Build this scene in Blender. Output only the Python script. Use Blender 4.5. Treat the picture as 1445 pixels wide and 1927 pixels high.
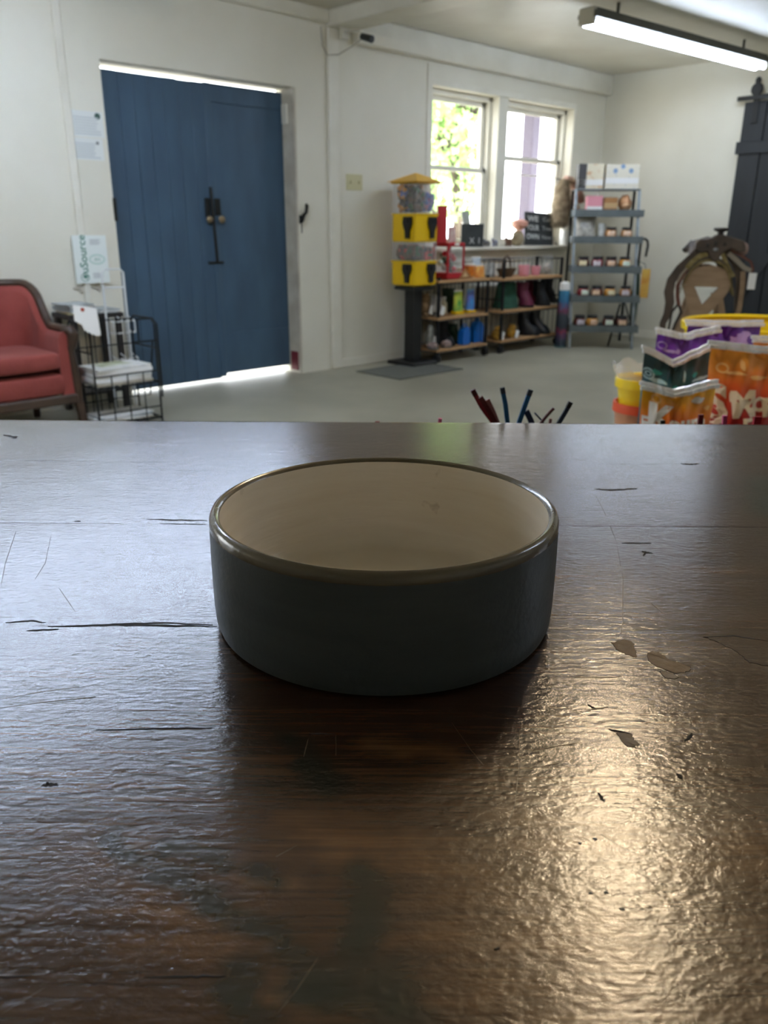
import bpy, bmesh, math, random
import numpy as np
from mathutils import Vector, Matrix, noise as mnoise

random.seed(7)
for o in list(bpy.data.objects):
    bpy.data.objects.remove(o, do_unlink=True)
SC = bpy.context.scene
COL = SC.collection
R = math.radians

# ------------------------------------------------------------------ camera
IW, IH, FPX = 1445.0, 1927.0, 1510.0
PITCH, ROLL, HEAD, CZ = R(19.7), R(0.35), R(46.0), 1.15
F0 = np.array([math.cos(HEAD), math.sin(HEAD), 0.0])
RT = np.array([math.sin(HEAD), -math.cos(HEAD), 0.0])
_fw = math.cos(PITCH) * F0 + np.array([0, 0, -math.sin(PITCH)])
_up = math.sin(PITCH) * F0 + np.array([0, 0, math.cos(PITCH)])
_rt = math.cos(ROLL) * RT + math.sin(ROLL) * _up
_u2 = -math.sin(ROLL) * RT + math.cos(ROLL) * _up
CAM = np.array([0, 0, CZ])

cam_data = bpy.data.cameras.new('camera')
cam = bpy.data.objects.new('camera', cam_data)
COL.objects.link(cam)
cam.matrix_world = Matrix(((_rt[0], _u2[0], -_fw[0], 0), (_rt[1], _u2[1], -_fw[1], 0),
                           (_rt[2], _u2[2], -_fw[2], CZ), (0, 0, 0, 1)))
cam_data.sensor_fit = 'VERTICAL'
cam_data.sensor_height = 36.0
cam_data.lens = FPX * 36.0 / IH
cam_data.clip_start = 0.02
cam_data.clip_end = 200
cam_data.dof.use_dof = True
cam_data.dof.focus_distance = 0.40
cam_data.dof.aperture_fstop = 17.0
SC.camera = cam

# ------------------------------------------------------------------ sky, sun, exposure
world = bpy.data.worlds.new('World')
SC.world = world
world.use_nodes = True
_bg = world.node_tree.nodes['Background']
_bg.inputs[0].default_value = (0.93, 0.97, 1.0, 1)
_bg.inputs[1].default_value = 6.5
sun_d = bpy.data.lights.new('sun', 'SUN')
sun_d.energy = 13.0
sun_d.angle = R(1.0)
sun_o = bpy.data.objects.new('sun', sun_d)
COL.objects.link(sun_o)
sun_o.rotation_euler = (R(38), 0, R(-20))
SC.view_settings.view_transform = 'Standard'
SC.view_settings.look = 'None'
SC.view_settings.gamma = 1.0
SC.view_settings.use_curve_mapping = False
SC.view_settings.exposure = 0.18
SC.cycles.max_bounces = 6
SC.cycles.diffuse_bounces = 4
SC.cycles.glossy_bounces = 3
SC.cycles.transmission_bounces = 4
SC.cycles.transparent_max_bounces = 8
SC.cycles.caustics_reflective = False
SC.cycles.caustics_refractive = False
TUBE_EMIT = 36.0

# where a line of sight meets a plane of the room
def _ray(px, py):
    return _fw + _rt * (px - IW / 2) / FPX - _u2 * (py - IH / 2) / FPX
def onz(px, py, z=0.0):
    d = _ray(px, py); return CAM + d * (z - CZ) / d[2]
def ony(px, py, y):
    d = _ray(px, py); return CAM + d * y / d[1]
def onx(px, py, x):
    d = _ray(px, py); return CAM + d * x / d[0]
def atd(px, py, dist):
    d = _ray(px, py); return CAM + d * dist / (d @ F0)
def prj(P):
    d = np.asarray(P, float) - CAM; z = d @ _fw
    return IW / 2 + FPX * (d @ _rt) / z, IH / 2 - FPX * (d @ _u2) / z
def zat(x, y, py):
    lo, hi = -1.0, 4.0
    for _ in range(50):
        m = (lo + hi) / 2
        if prj((x, y, m))[1] > py: lo = m
        else: hi = m
    return m

# ------------------------------------------------------------------ materials
def lin(c):
    if isinstance(c, str):
        c = c.lstrip('#'); c = [int(c[i:i + 2], 16) / 255 for i in (0, 2, 4)]
    return tuple(v / 12.92 if v <= 0.04045 else ((v + 0.055) / 1.055) ** 2.4 for v in c[:3]) + (1.0,)

MATS = {}
def mat(name, color, rough=0.6, metal=0.0, color2=None, nscale=8.0, stretch=(1, 1, 1), bump=0.0, bscale=40.0,
        emit=0.0, alpha=1.0, trans=0.0, spec=0.5, coat=0.0, sheen=0.0, lo=0.35, hi=0.65):
    if name in MATS: return MATS[name]
    m = bpy.data.materials.new(name); m.use_nodes = True
    nt = m.node_tree; b = nt.nodes['Principled BSDF']
    b.inputs['Base Color'].default_value = lin(color)
    b.inputs['Roughness'].default_value = rough
    b.inputs['Metallic'].default_value = metal
    b.inputs['Specular IOR Level'].default_value = spec
    b.inputs['Coat Weight'].default_value = coat
    b.inputs['Sheen Weight'].default_value = sheen
    b.inputs['Transmission Weight'].default_value = trans
    b.inputs['Alpha'].default_value = alpha
    if emit:
        b.inputs['Emission Color'].default_value = lin(color)
        b.inputs['Emission Strength'].default_value = emit
    if color2 or bump:
        tc = nt.nodes.new('ShaderNodeTexCoord')
        mp = nt.nodes.new('ShaderNodeMapping')
        mp.inputs['Scale'].default_value = stretch
        nt.links.new(tc.outputs['Object'], mp.inputs['Vector'])
    if color2:
        n = nt.nodes.new('ShaderNodeTexNoise'); n.inputs['Scale'].default_value = nscale
        n.inputs['Detail'].default_value = 5
        nt.links.new(mp.outputs[0], n.inputs['Vector'])
        cr = nt.nodes.new('ShaderNodeValToRGB')
        cr.color_ramp.elements[0].color = lin(color); cr.color_ramp.elements[0].position = lo
        cr.color_ramp.elements[1].color = lin(color2); cr.color_ramp.elements[1].position = hi
        nt.links.new(n.outputs[0], cr.inputs[0]); nt.links.new(cr.outputs[0], b.inputs['Base Color'])
    if bump:
        n2 = nt.nodes.new('ShaderNodeTexNoise'); n2.inputs['Scale'].default_value = bscale
        n2.inputs['Detail'].default_value = 4
        nt.links.new(mp.outputs[0], n2.inputs['Vector'])
        bp = nt.nodes.new('ShaderNodeBump'); bp.inputs['Strength'].default_value = bump
        bp.inputs['Distance'].default_value = 0.01
        nt.links.new(n2.outputs[0], bp.inputs['Height']); nt.links.new(bp.outputs[0], b.inputs['Normal'])
    MATS[name] = m
    return m

def ramp_mat(name, stops, axis=2, scale=1.0, rough=0.35, noise_amt=0.1, nscale=14.0, bump=0.15):
    """flat print that changes along one local axis (pos 0..1 = local coordinate * scale)"""
    m = bpy.data.materials.new(name); m.use_nodes = True
    nt = m.node_tree; b = nt.nodes['Principled BSDF']
    b.inputs['Roughness'].default_value = rough
    b.inputs['Coat Weight'].default_value = 0.3
    tc = nt.nodes.new('ShaderNodeTexCoord'); sp = nt.nodes.new('ShaderNodeSeparateXYZ')
    nt.links.new(tc.outputs['Object'], sp.inputs[0])
    n = nt.nodes.new('ShaderNodeTexNoise'); n.inputs['Scale'].default_value = nscale
    nt.links.new(tc.outputs['Object'], n.inputs['Vector'])
    ma = nt.nodes.new('ShaderNodeMath'); ma.operation = 'MULTIPLY'; ma.inputs[1].default_value = scale
    nt.links.new(sp.outputs[axis], ma.inputs[0])
    mb = nt.nodes.new('ShaderNodeMath'); mb.operation = 'MULTIPLY_ADD'
    mb.inputs[1].default_value = noise_amt * 2; 
    nt.links.new(n.outputs[0], mb.inputs[0]); nt.links.new(ma.outputs[0], mb.inputs[2])
    mc = nt.nodes.new('ShaderNodeMath'); mc.operation = 'SUBTRACT'; mc.inputs[1].default_value = noise_amt
    nt.links.new(mb.outputs[0], mc.inputs[0])
    cr = nt.nodes.new('ShaderNodeValToRGB')
    els = cr.color_ramp.elements
    while len(els) < len(stops): els.new(0.5)
    for e, (p, c) in zip(els, stops): e.position = p; e.color = lin(c)
    nt.links.new(mc.outputs[0], cr.inputs[0]); nt.links.new(cr.outputs[0], b.inputs['Base Color'])
    bp = nt.nodes.new('ShaderNodeBump'); bp.inputs['Strength'].default_value = bump; bp.inputs['Distance'].default_value = 0.02
    n3 = nt.nodes.new('ShaderNodeTexNoise'); n3.inputs['Scale'].default_value = 25
    nt.links.new(tc.outputs['Object'], n3.inputs['Vector'])
    nt.links.new(n3.outputs[0], bp.inputs['Height']); nt.links.new(bp.outputs[0], b.inputs['Normal'])
    return m

M_WALL = mat('wall_paint', '#E3E0D2', 0.55, color2='#D9D5C5', nscale=1.2, bump=0.12, bscale=9)
M_TRIM = mat('trim_paint', '#E6E3D6', 0.45, color2='#DAD6C7', nscale=3)
M_CEIL = mat('ceiling_paint', '#D9D6C8', 0.38, color2='#CFCABA', nscale=2.2, bump=0.5, bscale=5)
M_FLOOR = mat('concrete_floor', '#A8A593', 0.42, color2='#989584', nscale=1.6, bump=0.06, bscale=20)
M_BLUE = mat('blue_door_paint', '#425C72', 0.5, color2='#3B5267', nscale=3, stretch=(2, 2, .6), bump=0.1, bscale=12)
M_BLACKM = mat('black_metal', '#15171A', 0.5, 0.3)
M_IRON = mat('dark_iron', '#2B2D2C', 0.5, 0.6)
M_BLACKW = mat('black_wood_paint', '#23272C', 0.6, color2='#1C2024', nscale=3, stretch=(4, 4, .5), bump=0.1, bscale=15)
M_GALV = mat('galvanised_steel', '#8E969A', 0.5, 0.55, color2='#7C8488', nscale=20)
M_SHELFW = mat('shelf_wood', '#C49E74', 0.55, color2='#B08758', nscale=9, stretch=(1, 8, 8), bump=0.1)
M_WHITE = mat('white_card', '#F2F2F0', 0.6)
M_PAPER = mat('paper', '#E9E9E4', 0.7, color2='#D6D8D6', nscale=14)
M_GREY = mat('grey_plastic', '#6D7274', 0.5)
M_YEL = mat('yellow_plastic', '#F0C400', 0.35, coat=0.3)
M_CLEAR = mat('clear_plastic', '#EEF2F2', 0.1, alpha=0.10)
M_GLASS = mat('window_glass', '#FFFFFF', 0.02, alpha=0.06, spec=0.3)

# ------------------------------------------------------------------ mesh builder
class MB:
    def __init__(s): s.v = []; s.f = []
    def add(s, vs, fs):
        k = len(s.v); s.v += [tuple(map(float, p)) for p in vs]; s.f += [tuple(i + k for i in f) for f in fs]; return s
    def box(s, lo, hi, M=None):
        x0, y0, z0 = lo; x1, y1, z1 = hi
        vs = [(x0, y0, z0), (x1, y0, z0), (x1, y1, z0), (x0, y1, z0), (x0, y0, z1), (x1, y0, z1), (x1, y1, z1), (x0, y1, z1)]
        if M is not None: vs = [tuple(M @ Vector(p)) for p in vs]
        return s.add(vs, [(0, 3, 2, 1), (4, 5, 6, 7), (0, 1, 5, 4), (1, 2, 6, 5), (2, 3, 7, 6), (3, 0, 4, 7)])
    def bbox(s, lo, hi, b=0.004, M=None):
        """box with chamfered edges (24 verts)"""
        c = [(lo[i] + hi[i]) / 2 for i in range(3)]; h = [(hi[i] - lo[i]) / 2 for i in range(3)]
        b = min(b, min(h) * 0.6)
        bm = bmesh.new(); bmesh.ops.create_cube(bm, size=2)
        for v in bm.verts: v.co = Vector((v.co.x * h[0] + c[0], v.co.y * h[1] + c[1], v.co.z * h[2] + c[2]))
        bmesh.ops.bevel(bm, geom=bm.edges[:], offset=b, segments=1, affect='EDGES')
        bm.verts.index_update()
        vs = [v.co.copy() for v in bm.verts]
        if M is not None: vs = [M @ v for v in vs]
        fs = [tuple(v.index for v in f.verts) for f in bm.faces]
        bm.free(); return s.add(vs, fs)
    def cyl(s, p0, p1, r0, r1=None, n=12, caps=True):
        r1 = r0 if r1 is None else r1
        p0, p1 = Vector(p0), Vector(p1); d = (p1 - p0).normalized()
        a = d.orthogonal().normalized(); b = d.cross(a)
        vs = []
        for p, r in ((p0, r0), (p1, r1)):
            for i in range(n):
                t = 2 * math.pi * i / n; vs.append(p + a * (r * math.cos(t)) + b * (r * math.sin(t)))
        fs = [(i, (i + 1) % n, n + (i + 1) % n, n + i) for i in range(n)]
        if caps: fs += [tuple(range(n - 1, -1, -1)), tuple(range(n, 2 * n))]
        return s.add(vs, fs)
    def tube(s, pts, r, n=8, closed=False):
        pts = [Vector(p) for p in pts]; N = len(pts)
        rr = r if isinstance(r, (list, tuple)) else [r] * N
        vs = []; prev = None
        for i, p in enumerate(pts):
            if closed: d = pts[(i + 1) % N] - pts[i - 1]
            else: d = pts[min(i + 1, N - 1)] - pts[max(i - 1, 0)]
            d.normalize()
            a = (prev - d * prev.dot(d)) if prev is not None else d.orthogonal()
            if a.length < 1e-6: a = d.orthogonal()
            a.normalize(); prev = a; b = d.cross(a)
            for k in range(n):
                t = 2 * math.pi * k / n; vs.append(p + (a * math.cos(t) + b * math.sin(t)) * rr[i])
        fs = []
        for i in range(N if closed else N - 1):
            j = (i + 1) % N
            for k in range(n): fs.append((i * n + k, i * n + (k + 1) % n, j * n + (k + 1) % n, j * n + k))
        if not closed: fs += [tuple(range(n - 1, -1, -1)), tuple(range((N - 1) * n, N * n))]
        return s.add(vs, fs)
    def lathe(s, prof, n=32, c=(0, 0, 0), sx=1, sy=1, caps=True):
        vs = []; fs = []; m = len(prof)
        for r, z in prof:
            for i in range(n):
                t = 2 * math.pi * i / n; vs.append((c[0] + sx * r * math.cos(t), c[1] + sy * r * math.sin(t), c[2] + z))
        for j in range(m - 1):
            for i in range(n):
                fs.append((j * n + i, j * n + (i + 1) % n, (j + 1) * n + (i + 1) % n, (j + 1) * n + i))
        if caps and prof[0][0] > 1e-5: fs.append(tuple(range(n - 1, -1, -1)))
        if caps and prof[-1][0] > 1e-5: fs.append(tuple(range((m - 1) * n, m * n)))
        return s.add(vs, fs)
    def prism(s, pts2, d0, d1, plane='xz'):
        """outline extruded: xz -> along y, xy -> along z, yz -> along x"""
        def P(a, b, d): return {'xz': (a, d, b), 'xy': (a, b, d), 'yz': (d, a, b)}[plane]
        n = len(pts2)
        vs = [P(a, b, d0) for a, b in pts2] + [P(a, b, d1) for a, b in pts2]
        fs = [(i, (i + 1) % n, n + (i + 1) % n, n + i) for i in range(n)] + [tuple(range(n - 1, -1, -1)), tuple(range(n, 2 * n))]
        return s.add(vs, fs)
    def grid(s, fn, nu, nv, closed_u=False):
        vs = []; fs = []
        for j in range(nv + 1):
            for i in range(nu + (0 if closed_u else 1)): vs.append(fn(i / nu, j / nv))
        w = nu + (0 if closed_u else 1)
        for j in range(nv):
            for i in range(nu):
                a = j * w + i; b = j * w + (i + 1) % w; fs.append((a, b, b + w, a + w))
        return s.add(vs, fs)
    def blob(s, c, r, n=12, m=8, rough=0.0, seed=0):
        c = Vector(c); r = r if isinstance(r, (tuple, list)) else (r, r, r)
        vs = []; fs = []
        for j in range(m + 1):
            ph = math.pi * j / m
            for i in range(n):
                t = 2 * math.pi * i / n
                d = Vector((math.sin(ph) * math.cos(t), math.sin(ph) * math.sin(t), -math.cos(ph)))
                k = 1 + rough * mnoise.noise(d * 2.3 + Vector((seed * 3.1, seed, 0)))
                vs.append(c + Vector((d.x * r[0], d.y * r[1], d.z * r[2])) * k)
        for j in range(m):
            for i in range(n): fs.append((j * n + i, j * n + (i + 1) % n, (j + 1) * n + (i + 1) % n, (j + 1) * n + i))
        return s.add(vs, fs)
    def build(s, name, material, parent=None, smooth=False, kind=None):
        me = bpy.data.meshes.new(name)
        me.from_pydata(s.v, [], s.f)
        bm = bmesh.new(); bm.from_mesh(me)
        bmesh.ops.remove_doubles(bm, verts=bm.verts, dist=1e-6)
        bmesh.ops.recalc_face_normals(bm, faces=bm.faces)
        bm.to_mesh(me); bm.free()
        if smooth:
            me.shade_smooth()
            try: me.set_sharp_from_angle(angle=R(40))
            except Exception: pass
        me.materials.append(material)
        o = bpy.data.objects.new(name, me); COL.objects.link(o)
        if parent is not None: o.parent = parent
        if kind: o['kind'] = kind
        return o

def thing(name, label, cat, loc=(0, 0, 0), rz=0.0, group=None):
    o = bpy.data.objects.new(name, None); COL.objects.link(o)
    o.empty_display_size = 0.05
    o.location = tuple(map(float, loc)); o.rotation_euler = (0, 0, rz)
    o['label'] = label; o['category'] = cat
    if group: o['group'] = group
    return o
def tag(o, label, cat, group=None):
    o['label'] = label; o['category'] = cat
    if group: o['group'] = group
    return o
def struct(name, mb, m, parent=None, label=None):
    o = mb.build(name, m, parent)
    if parent is None: o['kind'] = 'structure'
    if label: o['label'] = label
    return o
def copy_tree(o, parent=None):
    c = o.copy(); COL.objects.link(c); c.parent = parent
    for ch in list(o.children): copy_tree(ch, c)
    return c

_font_cache = {}
def text_mesh(txt, size=1.0, shear=0.0, bold=0.0):
    """triangulated outline of a word as (verts2d, faces), centred"""
    key = (txt, shear, bold)
    if key not in _font_cache:
        cu = bpy.data.curves.new('t', 'FONT'); cu.body = txt; cu.size = 1.0; cu.shear = shear; cu.offset = bold
        cu.resolution_u = 3
        ob = bpy.data.objects.new('t', cu); COL.objects.link(ob)
        bpy.context.view_layer.update()
        me = bpy.data.meshes.new_from_object(ob.evaluated_get(bpy.context.evaluated_depsgraph_get()))
        v = np.array([p.co[:2] for p in me.vertices]); fs = [tuple(p.vertices) for p in me.polygons]
        bpy.data.objects.remove(ob); bpy.data.curves.remove(cu); bpy.data.meshes.remove(me)
        v -= (v.min(0) + v.max(0)) / 2
        _font_cache[key] = (v, fs)
    v, fs = _font_cache[key]
    return v * size, fs
def text_obj(txt, size, material, parent, fn, name='lettering', shear=0.0, bold=0.0, rot=0.0, at=(0, 0), sx=1.0):
    v, fs = text_mesh(txt, size, shear, bold)
    c, s_ = math.cos(rot), math.sin(rot)
    pts = [fn(at[0] + (a * sx) * c - b * s_, at[1] + (a * sx) * s_ + b * c) for a, b in v]
    me = bpy.data.meshes.new(name); me.from_pydata([tuple(map(float, p)) for p in pts], [], fs); me.materials.append(material)
    o = bpy.data.objects.new(name, me); COL.objects.link(o); o.parent = parent
    return o

# ================================================================== ROOM
WY = 5.20                       # plane of the back wall
XR = float(ony(1131, 300, WY)[0])   # right-hand corner
XL, YF = -3.6, -3.6
DY = 5.36                       # face of the blue doors
CEIL = float(ony(1137, 141, WY)[2])
CEIL_L = float(ony(613, 45, WY)[2])
def wx(px, py): return float(ony(px, py, WY)[0])
def wz(px, py): return float(ony(px, py, WY)[2])
dx0, dx1 = wx(187, 115), wx(562, 400)
dz1 = wz(300, 127)
wx0, wx1 = wx(810, 300), wx(1080, 205)
wm0, wm1 = wx(940, 190), wx(957, 195)
wz0, wz1 = wz(960, 463), wz(940, 182)
TH = 0.24

struct('floor', MB().box((XL, YF, -0.1), (XR + .2, WY + TH, 0)), M_FLOOR)
w = MB()
LWX0, LWX1, LWZ0, LWZ1 = -2.7, -.7, .5, 2.1    # opening for an added, unseen window that gives fill light
for lo, hi in [((XL, 0), (LWX0, CEIL)), ((LWX0, 0), (LWX1, LWZ0)), ((LWX0, LWZ1), (LWX1, CEIL)), ((LWX1, 0), (dx0, CEIL)), ((dx0, dz1), (dx1, CEIL)), ((dx1, 0), (wx0, CEIL)),
               ((wx0, 0), (wx1, wz0)), ((wx0, wz1), (wx1, CEIL)), ((wm0, wz0), (wm1, wz1)), ((wx1, 0), (XR + .2, CEIL))]:
    w.box((lo[0], WY, lo[1]), (hi[0], WY + TH, hi[1]))
struct('wall_back', w, M_WALL)
struct('wall_right', MB().box((XR, YF, 0), (XR + .2, WY, CEIL)), M_WALL)
struct('wall_left', MB().box((XL - .2, YF, 0), (XL, WY + TH, CEIL)), M_WALL)
struct('wall_front', MB().box((XL, YF - .2, 0), (XR, YF, CEIL)), M_WALL)
BX = wx(616, 300)               # the boxed post and the beam above it
struct('ceiling', MB().box((XL - .2, YF - .2, CEIL), (XR + .2, WY + TH, CEIL + .15)), M_CEIL)
struct('trim_1', MB().bbox((BX, YF, CEIL_L - .02), (BX + .26, WY, CEIL), .01), M_TRIM, label='painted boxed beam across the ceiling')
struct('trim_2', MB().bbox((BX, WY - .03, 0), (BX + .11, WY, CEIL_L - .02), .01), M_TRIM, label='flat painted board running up the wall beside the door')
struct('trim_3', MB().bbox((BX + .26, WY - .07, wz(900, 133)), (XR, WY, CEIL), .012), M_TRIM, label='boxed band along the top of the window wall')
struct('trim_4', MB().bbox((wx(800, 300), WY - .012, wz(900, 470)), (wx(808, 300), WY, wz(803, 118)), .004), M_TRIM, label='upright batten left of the windows')
struct('trim_5', MB().bbox((wx(122, 200) - .02, WY - .022, 0), (wx(122, 200) + .03, WY, CEIL), .01), M_TRIM, label='upright batten left of the blue door')
struct('trim_6', MB().bbox((BX - .9 - XL * 0 - 4.0, WY - .05, CEIL_L + .0), (BX, WY, CEIL), .01), M_TRIM, label='band along the top of the door wall')
struct('baseboard_back', MB().bbox((BX + .11, WY - .012, 0), (wx0 + 2.4, WY, .07), .004), M_TRIM)
struct('baseboard_right', MB().bbox((XR - .012, 0, 0), (XR, WY - .02, .08), .004), M_TRIM)

# ---- door 1: blue double doors in a deep opening
d1 = bpy.data.objects.new('door_1', None); COL.objects.link(d1); d1['kind'] = 'structure'
d1['label'] = 'pair of blue painted wooden doors with iron bolt'
d1.location = (dx0, DY, 0)
ow = dx1 - dx0
def lx(px, py): return float(ony(px, py, DY)[0]) - dx0
def lz(px, py): return float(ony(px, py, DY)[2])
mid = lx(400, 420)
zt0, zt1 = dz1 - .0, lz(450, 158)
# left leaf: upright boards
nb = 8
x_l = -.03
lw = (mid - x_l) / nb
top_l = lz(300, 134) - .03
leafL = MB().box((x_l, .022, .03), (mid, .045, top_l - .01)).build('door_leaf', M_BLUE, d1)
for i in range(nb):
    a = x_l + i * lw
    MB().bbox((a + .0008, random.uniform(-.0015, .0005), .02), (a + lw - .0008, .022, top_l - random.uniform(0, .004)), .0025).build('board', M_BLUE, leafL)
# right leaf: flat sheet with a proud strip on the meeting edge and a low rail
x_r = ow + .03
top_r = lz(470, 166)
zb_r = .05
leafR = MB().bbox((mid + .004, .012, zb_r), (x_r, .045, top_r), .003).build('door_leaf', M_BLUE, d1)
MB().bbox((mid - .01, -.008, .03), (mid + .045, .012, top_r), .004).build('meeting_strip', M_BLUE, leafR)
MB().bbox((mid + .045, .002, zb_r), (x_r, .012, lz(480, 622)), .004).build('low_rail', M_BLUE, leafR)
MB().bbox((mid + .045, .002, top_r - .12), (x_r, .012, top_r), .004).build('top_rail', M_BLUE, leafR)
# hardware
hx = lx(398, 420)
MB().cyl((hx - .01, -.03, lz(395, 352)), (hx + .012, -.03, lz(405, 492)), .011, n=8).build('bolt_bar', M_IRON, leafL)
MB().bbox((hx - .055, -.02, lz(400, 493) - .012), (hx + .075, -.008, lz(400, 493) + .004), .003).build('bolt_catch', M_IRON, leafL)
M_BRASS = mat('worn_brass', '#8A7A60', 0.4, 0.7)
MB().bbox((hx - .05, -.02, lz(395, 410)), (hx - .012, -.002, lz(395, 373)), .004).build('latch_plate', M_IRON, leafL)
MB().bbox((hx + .03, -.02, lz(410, 405)), (hx + .075, -.002, lz(410, 374)), .004).build('latch_plate', M_IRON, leafR)
for q in (390, 413):
    kx = lx(q, 413); kz = lz(q, 413)
    k = MB(); k.lathe([(.008, 0), (.012, .01), (.024, .022), (.026, .036), (.016, .046), (0, .048)], 14)
    k.v = [(kx + a, -.002 - c, kz + b) for a, b, c in k.v]
    k.build('door_knob', M_BRASS, leafL if q < 400 else leafR, smooth=True)
for pz in (.2, .96, 1.75):
    MB().bbox((-.005, -.006, pz), (.03, .0, pz + .12), .002).build('hinge', M_BLUE, leafL)
# worn jambs of the opening
M_JAMB = mat('worn_jamb', '#CDC7B8', 0.7, color2='#B5AD9D', nscale=6, bump=.2, bscale=14)
M_MAROON = mat('maroon_paint', '#6E1F2C', 0.6)
MB().box((ow - .012, -.15, .0), (ow + .01, -.004, dz1)).build('jamb', M_JAMB, d1)
MB().bbox((ow - .03, -.08, lz(550, 236)), (ow - .012, -.02, lz(550, 200)), .003).build('jamb_block', M_TRIM, d1)
MB().bbox((ow - .02, -.12, .02), (ow - .005, -.03, .17), .002).build('jamb_foot', M_MAROON, d1)
MB().bbox((-.012, -.02, 0), (0.0, 0.0, dz1), .002).build('jamb', M_JAMB, d1)
MB().bbox((lx(205, 400) - .045, -.165, wz(205, 416)), (lx(205, 400) - .02, -.13, wz(205, 372)), .004).build('door_latch', M_IRON, d1)

# ---- windows 1 and 2
SY = WY + .125
def make_window(n, x0, x1, meet, thin):
    wn = bpy.data.objects.new('window_%d' % n, None); COL.objects.link(wn); wn['kind'] = 'structure'
    wn.location = (x0, SY, wz0)
    wn['label'] = 'white sash window over the sill, ' + ('nearer the blue door' if n == 1 else 'nearer the corner')
    W_, H_ = x1 - x0, wz1 - wz0; mz = meet - wz0
    fr = MB()
    for lo, hi in [((0, 0), (.03, H_)), ((W_ - .03, 0), (W_, H_)), ((0, H_ - .045), (W_, H_)), ((0, 0), (W_, .03))]:
        fr.bbox((lo[0], -.035, lo[1]), (hi[0], .05, hi[1]), .004)
    fr.build('window_frame', M_TRIM, wn)
    def sash(z0, z1, yo, nm):
        f = MB(); a, b = .03, W_ - .03; t = .05
        for lo, hi in [((a, z0), (a + t, z1)), ((b - t, z0), (b, z1)), ((a, z0), (b, z0 + .04)), ((a, z1 - .04), (b, z1))]:
            f.bbox((lo[0], yo, lo[1]), (hi[0], yo + .03, hi[1]), .004)
        so = f.build(nm, M_TRIM, wn)
        MB().box((a + t, yo + .013, z0 + .04), (b - t, yo + .017, z1 - .04)).build('pane', M_GLASS, so)
    sash(mz - .02, H_ - .045, .015, 'upper_sash')
    sash(.03, mz + .02, -.018, 'lower_sash')
    if thin:
        MB().bbox((.08, -.012, thin - wz0 - .006), (W_ - .08, .0, thin - wz0 + .006), .002).build('glazing_bar', M_TRIM, wn)
    return wn
make_window(1, wx0, wm0, float(ony(870, 319, SY)[2]), None)
make_window(2, wm1, wx1, float(ony(1000, 302, SY)[2]), float(ony(1000, 331, SY)[2]))
struct('trim_7', MB().bbox((wx0 - .06, WY - .10, wz0 - .03), (wx1 + .06, WY + .09, wz0), .006), M_TRIM, label='painted window sill board')
struct('trim_8', MB().bbox((wx0 - .02, WY - .02, wz0 - .14), (wx1 + .02, WY, wz0 - .03), .006), M_TRIM, label='apron board under the sill')
cs = MB()
for lo, hi in [((wx0 - .03, wz0), (wx0 - .0, wz1 + .05)), ((wx1 + .0, wz0), (wx1 + .03, wz1 + .05)), ((wx0, wz1), (wx1, wz1 + .05))]:
    cs.bbox((lo[0], WY - .015, lo[1]), (hi[0], WY, hi[1]), .004)
struct('trim_9', cs, M_TRIM, label='painted casing around the windows')

w3 = bpy.data.objects.new('window_3', None); COL.objects.link(w3); w3['kind'] = 'structure'; w3.location = (LWX0, WY + .12, LWZ0)  # added window out of view, brings cool daylight onto the bowl's left side
w3['label'] = 'added unseen window along the door wall, for fill light from the left'
f3 = MB(); W3, H3 = LWX1 - LWX0, LWZ1 - LWZ0
for lo, hi in [((0, 0), (.06, H3)), ((W3 - .06, 0), (W3, H3)), ((0, H3 - .06), (W3, H3)), ((0, 0), (W3, .06)), ((W3 / 2 - .03, 0), (W3 / 2 + .03, H3))]: f3.bbox((lo[0], -.03, lo[1]), (hi[0], .03, hi[1]), .004)
f3.build('window_frame', M_TRIM, w3)
for a in (.06, W3 / 2 + .03): MB().box((a, -.003, .06), (a + W3 / 2 - .09, .003, H3 - .06)).build('pane', M_GLASS, w3)

# ---- the yard outside
M_GROUND = mat('pale_paving', '#CFCBC0', 0.8, color2='#BDB8AC', nscale=2)
struct('ground', MB().box((-30, WY + TH, -.12), (60, 60, -.05)), M_GROUND)
M_LEAF = mat('leaf_green', '#B4DA80', 0.5, color2='#D8EEAC', nscale=3)
M_BARK = mat('bark', '#5A4A3A', 0.8, color2='#463829', nscale=8, bump=.4)
def tree(loc, h, rad, nleaf, label, seed):
    rs = random.Random(seed)
    t = thing('tree', label, 'tree', loc)
    tr = MB(); tr.tube([(0, 0, -.05), (.05, 0, h * .3), (-.05, .1, h * .6), (0, 0, h * .85)], [.10, .08, .06, .03], 8)
    cl = []
    for k in range(14):
        a = rs.uniform(0, 6.28); rr = rad * rs.uniform(.2, .8); z = h * rs.uniform(.38, .95)
        c = Vector((rr * math.cos(a), rr * math.sin(a), z)); cl.append((c, rad * rs.uniform(.3, .5)))
        tr.tube([(0, 0, max(.6, z - .9)), c * .6 + Vector((0, 0, z * .35)), c], [.05, .035, .015], 5)
    tr.build('trunk', M_BARK, t, smooth=True)
    lf = MB()
    for k in range(nleaf):
        c, r_ = rs.choice(cl)
        d = Vector((rs.gauss(0, 1), rs.gauss(0, 1), rs.gauss(0, 1))).normalized() * r_ * rs.uniform(.5, 1.0) ** .5
        p = c + d
        n = Vector((rs.gauss(0, 1), rs.gauss(0, 1), rs.gauss(0, 1))).normalized(); b = n.orthogonal().normalized()
        s_ = rs.uniform(.05, .1)
        cc = n.cross(b)
        lf.add([p - b * s_, p + cc * s_ * .5, p + b * s_, p - cc * s_ * .5], [(0, 1, 2, 3)])
    lf.build('foliage', M_LEAF, t, kind='stuff')
    return t
tp = atd(862, 300, 15.0)
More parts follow.
